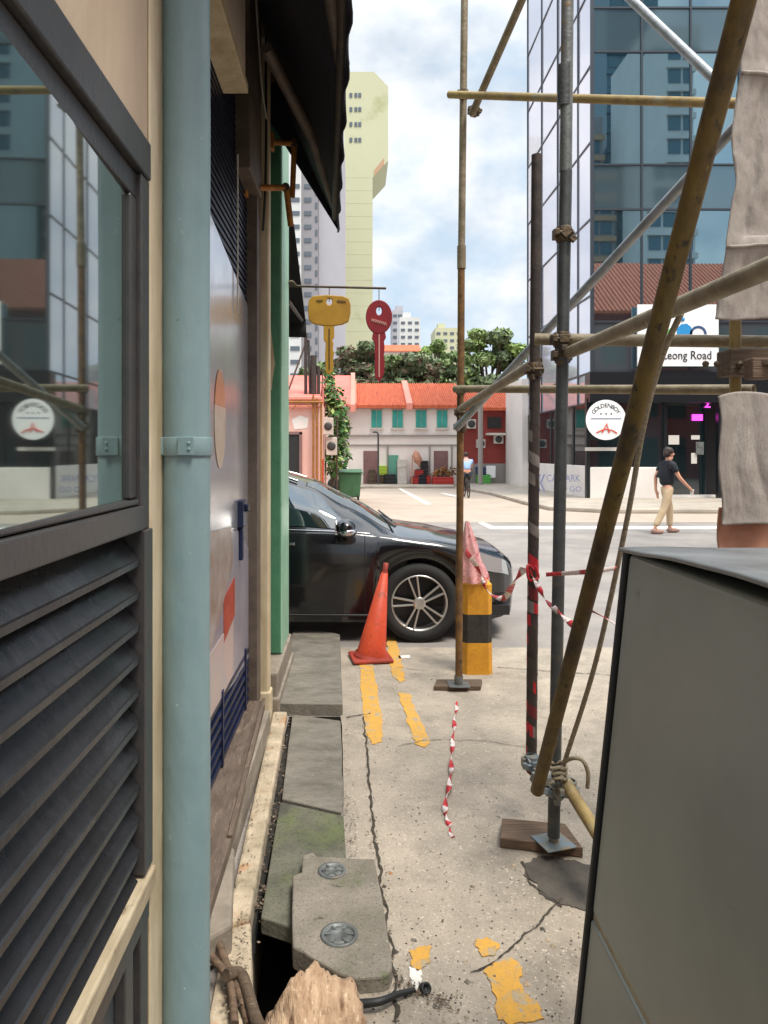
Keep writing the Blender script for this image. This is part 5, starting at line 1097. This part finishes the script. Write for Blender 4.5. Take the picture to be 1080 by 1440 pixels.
for px, py, r_, n in ((462, 548, .45, 130), (470, 562, .5, 160), (474, 580, .5, 190), (478, 600, .5, 190), (476, 620, .5, 180), (477, 640, .5, 180), (466, 655, .45, 120), (458, 640, .25, 60), (455, 560, .3, 60), (462, 532, .3, 50)):
    leaves(m, P(px, py, 25), (r_ * .8, r_ * .7, r_), n, .11, [0, 0, 1, 2], shell=.2)
m.build('foliage', [M['leaf_fresh'], M['leaf_dark'], M['leaf_light']], cr)
m = MB(); m.tube([P(468, 683, 25), P(470, 640, 25), P(474, 590, 25), P(464, 545, 25)], [.06, .05, .04, .02], 7); m.build('stem', M['bark'], cr)
# ------------------------------------------------------------------ trees
def tree(px, Y, ytop, ybot, halfw, mats, lab, seed, n=7000, ls=.36, gaps=.0, blobs=27):
    random.seed(seed); s = Y / F; cx_ = (px - CX) * s; z1 = H - (ytop - CY) * s; z0 = H - (ybot - CY) * s; w_ = halfw * s
    o = thing('tree', (cx_, Y, 0), lab, 'tree', 'trees behind the terrace roofs')
    tr_ = MB(); tops = []; zc = z0 * .35 + z1 * .2
    tr_.tube(catmull([(cx_, Y, 0), (cx_ + .2, Y, zc * .5), (cx_ - .1, Y, zc)], 4), [.5 - .03 * i for i in range(9)], 9)
    lf = MB(); zb_ = z0 - (z1 - z0) * .1
    for i in range(blobs):
        an = i * 2.4; rr = math.sqrt((i + .5) / blobs)
        bx_ = cx_ + math.cos(an) * rr * w_ * .82; by_ = Y + math.sin(an) * rr * w_ * .7
        dome = math.sqrt(max(.08, 1 - ((bx_ - cx_) / w_) ** 2)); lay = (i % 3) / 2
        bz = zb_ + (z1 - zb_) * (.12 + .7 * dome * (.25 + .75 * lay) * random.uniform(.85, 1.05)); rad = w_ * random.uniform(.24, .36)
        tr_.tube(catmull([(cx_ - .1, Y, zc * random.uniform(.75, 1)), ((cx_ + bx_) / 2, (Y + by_) / 2, (zc + bz) / 2 - .3), (bx_, by_, bz)], 4), [.16 - .016 * j for j in range(9)], 6)
        mm_ = random.choice(mats); leaves(lf, (bx_, by_, bz), (rad, rad * .9, rad * .55), n // blobs, ls, [mm_, mm_, random.choice(mats), random.choice(mats)], shell=.2)
    lf.build('crown', [M['leaf_dark'], M['leaf_mid'], M['leaf_light'], M['leaf_brown']], o); tr_.build('trunk', M['bark'], o)
tree(508, 66, 476, 560, 44, [0, 0, 1, 3], 'dark round tree with brown patches behind the red key', 1)
tree(572, 64, 486, 560, 52, [0, 0, 3, 0, 1], 'broad dark reddish tree right of the red key', 2)
tree(610, 78, 468, 556, 26, [2, 2, 1], 'small bright green tree between the broad dark tree and the rusty pole', 3, n=4500)
tree(690, 60, 446, 562, 52, [1, 2, 1, 0], 'tall open crowned tree between the rusty pole and the glass block', 4, n=7500, ls=.3, blobs=30)
tree(640, 72, 486, 560, 36, [1, 0, 1], 'mid green tree just behind the rusty scaffold pole', 5, n=5200)
tree(450, 72, 505, 570, 36, [0, 1, 0], 'low dark tree seen beneath the yellow key', 6, n=5000)
# ------------------------------------------------------------------ towers
TY = 150.0; ts = TY / F
def tx(p): return (p - CX) * ts
def tz(p): return H - (p - CY) * ts
def rows(par, pxs, pys, w_, h_, Y):
    for px in pxs:
        for py in pys: a, b = P(px - w_ / 2, py + h_ / 2, Y), P(px + w_ / 2, py - h_ / 2, Y); MB().box(a.x, b.x, Y - .12, Y + .3, a.z, b.z).build('window', M['tower_glass'], par)
ty = thing('apartment_tower', (tx(510), TY, 0), 'tall pale yellow green apartment tower with a stepped right edge', 'tower')
m = MB(); m.prism([(tx(484), TY, 0), (tx(524), TY, 0), (tx(524), TY, tz(250)), (tx(546), TY, tz(226)), (tx(546), TY, tz(122)), (tx(526), TY, tz(101)), (tx(484), TY, tz(101))], (0, 14, 0)); m.build('wall', M['tower_yellow'], ty)
rows(ty, [493.5, 500.5, 506], [134, 154, 175, 197], 4, 6, TY)
m = MB(); m.prism([(tx(526), TY - .1, tz(248)), (tx(540), TY - .1, tz(232)), (tx(540), TY - .1, tz(222)), (tx(526), TY - .1, tz(240))], (0, .09, 0)); m.build('stepped_soffit', M['tan_balcony'], ty)
m = MB()
for py in range(250, 480, 18): m.box(tx(484), tx(524), TY - .02, TY + .1, tz(py), tz(py) + .12)
m.build('floor_bands', M['tower_yellow'], ty)
tg = thing('apartment_block', (tx(440), TY - 20, 0), 'pale grey apartment slab with small dark windows left of the yellow tower', 'tower')
GY2 = TY - 20; gs_ = GY2 / F
m = MB(); m.box((448 - CX) * gs_, (485 - CX) * gs_, GY2, GY2 + 12, 0, H - (215 - CY) * gs_); m.build('blank_wall', M['tower_grey'], tg)
m = MB(); m.box((425 - CX) * gs_, (447.6 - CX) * gs_, GY2 - 1, GY2 + 12, 0, H - (240 - CY) * gs_); m.build('stair_wall', M['tower_mid'], tg)
m = MB(); m.box((360 - CX) * gs_, (424.6 - CX) * gs_, GY2 - 2, GY2 + 12, 0, H - (200 - CY) * gs_); m.build('wall', M['tower_white'], tg)
rows(tg, [433], range(262, 540, 19), 10, 6, GY2 - 1); rows(tg, [445], range(270, 540, 19), 3, 8, GY2 - 1); rows(tg, [415], range(262, 540, 19), 13, 6, GY2 - 2)
for (x0, x1, y0, lab, Y, mm) in ((562, 591, 446, 'small white apartment block far off right of the red key', 190, 'tower_white'), (612, 650, 461, 'far pale green apartment block behind the rusty pole', 210, 'tower_yellow'), (552, 566, 436, 'narrow grey apartment block half hidden by the red key', 205, 'tower_grey')):
    o = thing('distant_block', P((x0 + x1) / 2, 640, Y), lab, 'building'); o.location.z = 0; ORG[o] = o.location.copy()
    a, b = P(x0, 640, Y), P(x1, y0, Y); m = MB(); m.box(a.x, b.x, Y, Y + 12, 0, b.z); m.box(a.x + 1, a.x + 3, Y + 2, Y + 6, b.z, b.z + 1.6); m.build('wall', M[mm], o)
    n_ = max(2, int((x1 - x0) / 8)); rows(o, [x0 + (x1 - x0) * (i + .5) / n_ for i in range(n_)], range(y0 + 8, 500, 10), 5.5, 3.6, Y)
ro = thing('distant_roof_house', P(560, 500, 110), 'distant house showing only a red tiled roof above the trees', 'house'); ro.location.z = 0; ORG[ro] = ro.location.copy()
a, b = P(536, 494, 110), P(592, 481, 110)
m = MB(); m.box(a.x + .3, b.x - .3, 110, 116, 0, a.z); m.build('wall', M['house_white'], ro)
m = MB(); gable(m, a.x, b.x, 109.5, 116.5, a.z, b.z); m.build('roof', M['roof_orange'], ro)

# ------------------------------------------------------------------ what the glass reflects: the scaffolded shophouse and towers behind
rf = thing('scaffolded_shophouse', (10, -2, 0), 'red roofed shophouse beside the scaffold, mirrored in the glass office', 'building')
m = MB(); m.box(12.2, 34, -9, 3.0, 0, 10.4); m.build('wall', M['house_maroon'], rf)
m = MB(); m.prism([(11.8, 3.6, 10.4), (11.8, -3, 15.0), (11.8, -9.6, 10.4), (11.8, -9.6, 10.25), (11.8, 3.6, 10.25)], (22.6, 0, 0))
for i in range(80): x = 11.9 + i * .28; m.tube([(x, 3.62, 10.42), (x, -3, 15.02)], .05, 5)
m.build('roof', M['roof_orange'], rf)
for i in range(9):
    for z in (.4, 3.9, 7.2): MB().box(13 + 2.3 * i, 14.4 + 2.3 * i, 3.0, 3.06, z, z + 2.2).build('window', M['dark_open'], rf)
def btower(x0, x1, Y, z, lab, mm):
    o = thing('mirrored_tower', ((x0 + x1) / 2, Y, 0), lab, 'tower'); m = MB(); m.box(x0, x1, Y - 14, Y, 0, z); m.build('wall', M[mm], o)
    m = MB()
    k = 4
    while k < z - 3:
        for j in range(int((x1 - x0) / 2.1)): m.box(x0 + .2 + j * 2.1, x0 + 1.9 + j * 2.1, Y - .2, Y + .12, k, k + 2.0)
        k += 3.3
    m.build('windows', M['tower_teal'], o)
    m = MB(); k = 3
    while k < z - 3: m.box(x0 - .2, x1 + .2, Y, Y + .5, k - .3, k + .5); k += 3.3
    m.build('balconies', M['tan_balcony' if mm == 'tower_mid' else mm], o)
btower(42.5, 49, -55, 62, 'banded white apartment tower mirrored in the upper office glass, right', 'tower_white')
btower(37, 41.5, -70, 56, 'shorter grey tower mirrored in the office glass, left', 'tower_mid')
btower(44, 51, -75, 92, 'tallest teal glazed tower mirrored at the right of the office glass', 'tower_teal')

# ------------------------------------------------------------------ people
def person(loc, head_a, lab):
    o = thing('person', loc, lab, 'person'); f = Vector((math.cos(head_a), math.sin(head_a), 0)); l = Vector((-math.sin(head_a), math.cos(head_a), 0))
    return o, (lambda a, b, c: Vector(loc) + f * a + l * b + Vector((0, 0, c)))
wb_ = G(938, 750, 0); wk, W = person((wb_.x, wb_.y, 0), R(12), 'man in a black tee and beige trousers walking right along the road')
nd = {'pel': (W(0, 0, .93), .07), 'sp': (W(.0, 0, 1.1), .07), 'ch': (W(.01, 0, 1.28), .075), 'nk': (W(.03, 0, 1.46), .052), 'h0': (W(.06, 0, 1.53), .062), 'h1': (W(.065, 0, 1.6), .085), 'h2': (W(.055, 0, 1.66), .07),
      'chin': (W(.105, 0, 1.535), .032), 'nose': (W(.155, 0, 1.59), .013), 'sR': (W(0, -.17, 1.39), .052), 'eR': (W(.12, -.22, 1.13), .04), 'wR': (W(.30, -.21, .965), .028), 'pR': (W(.365, -.20, .915), .03),
      'sL': (W(0, .17, 1.39), .052), 'eL': (W(-.1, .23, 1.13), .04), 'wL': (W(-.1, .23, .88), .028), 'pL': (W(-.08, .23, .8), .03),
      'hR': (W(-.02, -.09, .88), .082), 'kR': (W(-.13, -.09, .5), .055), 'aR': (W(-.34, -.09, .13), .036), 'tR': (W(-.24, -.09, .04), .03),
      'hL': (W(.02, .09, .88), .082), 'kL': (W(.12, .09, .5), .055), 'aL': (W(.12, .09, .1), .036), 'tL': (W(.28, .09, .04), .03)}
ed = [('pel', 'sp'), ('sp', 'ch'), ('ch', 'nk'), ('nk', 'h0'), ('h0', 'h1'), ('h1', 'h2'), ('h0', 'chin'), ('h1', 'nose'), ('ch', 'sR'), ('sR', 'eR'), ('eR', 'wR'), ('wR', 'pR'), ('ch', 'sL'), ('sL', 'eL'), ('eL', 'wL'), ('wL', 'pL'),
      ('pel', 'hR'), ('hR', 'kR'), ('kR', 'aR'), ('aR', 'tR'), ('pel', 'hL'), ('hL', 'kL'), ('kL', 'aL'), ('aL', 'tL')]
for sd_, base, dx, dz in (('R', (.365, -.20, .915), .05, -.055), ('L', (-.08, .23, .8), .03, -.07)):
    for i, (ob, ln) in enumerate(((-.028, .9), (-.01, 1.05), (.01, 1.0), (.027, .8))):
        nd[f'f{sd_}{i}'] = (W(base[0] + dx * ln, base[1] + ob, base[2] + dz * ln), .0085); nd[f'g{sd_}{i}'] = (W(base[0] + dx * ln * 1.3 - .01, base[1] + ob, base[2] + dz * ln * 1.7), .0075)
        ed += [(f'p{sd_}', f'f{sd_}{i}'), (f'f{sd_}{i}', f'g{sd_}{i}')]
    nd[f't{sd_}h'] = (W(base[0] + .05, base[1] + (.02 if sd_ == 'R' else -.02), base[2] - .005), .0095); ed.append((f'p{sd_}', f't{sd_}h'))
skin('body', nd, ed, M['skin'], wk, 'pel', 2)
sn = {'a': (W(0, 0, .93), (.15, .16)), 'b': (W(0, 0, 1.1), (.15, .16)), 'c': (W(.01, 0, 1.28), (.155, .17)), 'd': (W(.02, 0, 1.41), (.10, .11)), 'n': (W(.03, 0, 1.455), .065), 'sR': (W(0, -.18, 1.385), .072), 'uR': (W(.07, -.215, 1.22), .064), 'sL': (W(0, .18, 1.385), .072), 'uL': (W(-.06, .215, 1.22), .064)}
skin('shirt', sn, [('a', 'b'), ('b', 'c'), ('c', 'd'), ('d', 'n'), ('d', 'sR'), ('sR', 'uR'), ('d', 'sL'), ('sL', 'uL')], M['shirt_black'], wk, 'c')
tn = {'p': (W(0, 0, .93), (.125, .15)), 'hR': (W(-.02, -.085, .84), .1), 'kR': (W(-.13, -.09, .5), .077), 'aR': (W(-.33, -.09, .14), .062), 'hL': (W(.02, .085, .84), .1), 'kL': (W(.12, .09, .5), .077), 'aL': (W(.125, .09, .12), .064), 'w': (W(0, 0, .99), (.12, .15))}
skin('trousers', tn, [('w', 'p'), ('p', 'hR'), ('hR', 'kR'), ('kR', 'aR'), ('p', 'hL'), ('hL', 'kL'), ('kL', 'aL')], M['trousers'], wk, 'p')
m = MB(); m.ball(W(.035, 0, 1.65), (.10, .088, .085), 16, 10, .2, 2); m.ball(W(-.005, 0, 1.60), (.07, .08, .075), 16, 10, .2, 4); m.build('hair', M['hair'], wk)
for a, l_, s_ in ((-.28, -.09, 'R'), (.20, .09, 'L')):
    m = MB(); m.ball(W(a, l_, .045), (.14, .05, .05), 14, 8); m.ball(W(a - .07, l_, .06), (.06, .045, .06), 12, 8); m.build('shoe', M['shoe'], wk)
tag(MB().obox(W(.42, -.2, .83), (.035, .01, 0), (0, .008, 0), (.01, 0, .06)).build('phone', M['paper'], bevel=.004), 'small pale object held in the walking man\'s hand', 'phone')
# cyclist
CB = G(657, 700, 0); cyc, V = person((CB.x, CB.y, 0), R(90), 'cyclist in a light blue shirt and dark trousers riding away')
nd = {'pel': (V(.05, 0, .93), .1), 'sp': (V(.12, 0, 1.1), .1), 'ch': (V(.24, 0, 1.3), .115), 'nk': (V(.3, 0, 1.43), .05), 'h1': (V(.33, 0, 1.53), .085), 'h2': (V(.33, 0, 1.59), .07),
      'sR': (V(.26, -.18, 1.36), .055), 'eR': (V(.42, -.25, 1.16), .042), 'wR': (V(.66, -.25, 1.08), .03), 'fR': (V(.74, -.25, 1.06), .03), 'sL': (V(.26, .18, 1.36), .055), 'eL': (V(.42, .25, 1.16), .042), 'wL': (V(.66, .25, 1.08), .03), 'fL': (V(.74, .25, 1.06), .03),
      'hR': (V(.08, -.09, .88), .085), 'kR': (V(.42, -.11, .66), .06), 'aR': (V(.3, -.11, .26), .04), 'tR': (V(.42, -.11, .2), .03), 'hL': (V(.08, .09, .88), .085), 'kL': (V(.4, .11, .52), .06), 'aL': (V(.22, .11, .14), .04), 'tL': (V(.34, .11, .1), .03)}
ed = [('pel', 'sp'), ('sp', 'ch'), ('ch', 'nk'), ('nk', 'h1'), ('h1', 'h2')] + [(a + s, b + s) for s in 'RL' for a, b in (('s', 'e'), ('e', 'w'), ('w', 'f'), ('h', 'k'), ('k', 'a'), ('a', 't'))] + [('ch', 'sR'), ('ch', 'sL'), ('pel', 'hR'), ('pel', 'hL')]
skin('body', nd, ed, M['skin'], cyc, 'pel', 1)
skin('shirt', {'a': (V(.06, 0, .97), (.15, .12)), 'b': (V(.13, 0, 1.12), (.16, .12)), 'c': (V(.24, 0, 1.3), (.18, .13)), 'd': (V(.28, 0, 1.41), .08), 'sR': (V(.26, -.2, 1.35), .07), 'uR': (V(.36, -.235, 1.22), .06), 'sL': (V(.26, .2, 1.35), .07), 'uL': (V(.36, .235, 1.22), .06)},
     [('a', 'b'), ('b', 'c'), ('c', 'd'), ('c', 'sR'), ('sR', 'uR'), ('c', 'sL'), ('sL', 'uL')], M['shirt_blue'], cyc, 'c', 1)
skin('trousers', {'p': (V(.05, 0, .92), (.15, .12)), 'hR': (V(.1, -.09, .86), .1), 'kR': (V(.42, -.11, .66), .075), 'aR': (V(.31, -.11, .3), .05), 'hL': (V(.1, .09, .86), .1), 'kL': (V(.4, .11, .52), .075), 'aL': (V(.24, .11, .2), .05)},
     [('p', 'hR'), ('hR', 'kR'), ('kR', 'aR'), ('p', 'hL'), ('hL', 'kL'), ('kL', 'aL')], M['dark_cloth'], cyc, 'p', 1)
m = MB(); m.ball(V(.31, 0, 1.57), (.095, .1, .1), 14, 8); m.build('hair', M['hair'], cyc)
bi = thing('bicycle', (CB.x, CB.y, 0), 'dark bicycle ridden by the man in light blue', 'bicycle')
for a in (-.3, .72):
    m = MB(); m.tube([V(a + .31 * math.cos(t), 0, .33 + .31 * math.sin(t)) for t in [i * math.pi / 14 for i in range(29)]], .02, 6)
    for i in range(8): m.tube([V(a, 0, .33), V(a + .3 * math.cos(i * .785), 0, .33 + .3 * math.sin(i * .785))], .004, 4)
    m.build('wheel', M['rubber'], bi)
m = MB()
for a, b in (((-.3, .33), (.2, .3)), ((.2, .3), (.04, .84)), ((.04, .72), (.58, .82)), ((.2, .3), (.6, .72)), ((-.3, .33), (.06, .74)), ((.72, .33), (.56, 1.0))): m.tube([V(a[0], 0, a[1]), V(b[0], 0, b[1])], .02, 6)
m.build('frame', M['dark_metal'], bi)
MB().tube([V(.7, -.28, 1.04), V(.6, 0, 1.0), V(.7, .28, 1.04)], .015, 6).build('handlebar', M['dark_metal'], bi)
MB().ball(V(.02, 0, .86), (.07, .13, .03), 10, 6).build('saddle', M['rubber'], bi)
MB().tube([V(.2, -.13, .2), V(.2, -.06, .3), V(.2, .06, .3), V(.2, .13, .12)], .012, 6).build('crank', M['dark_metal'], bi)
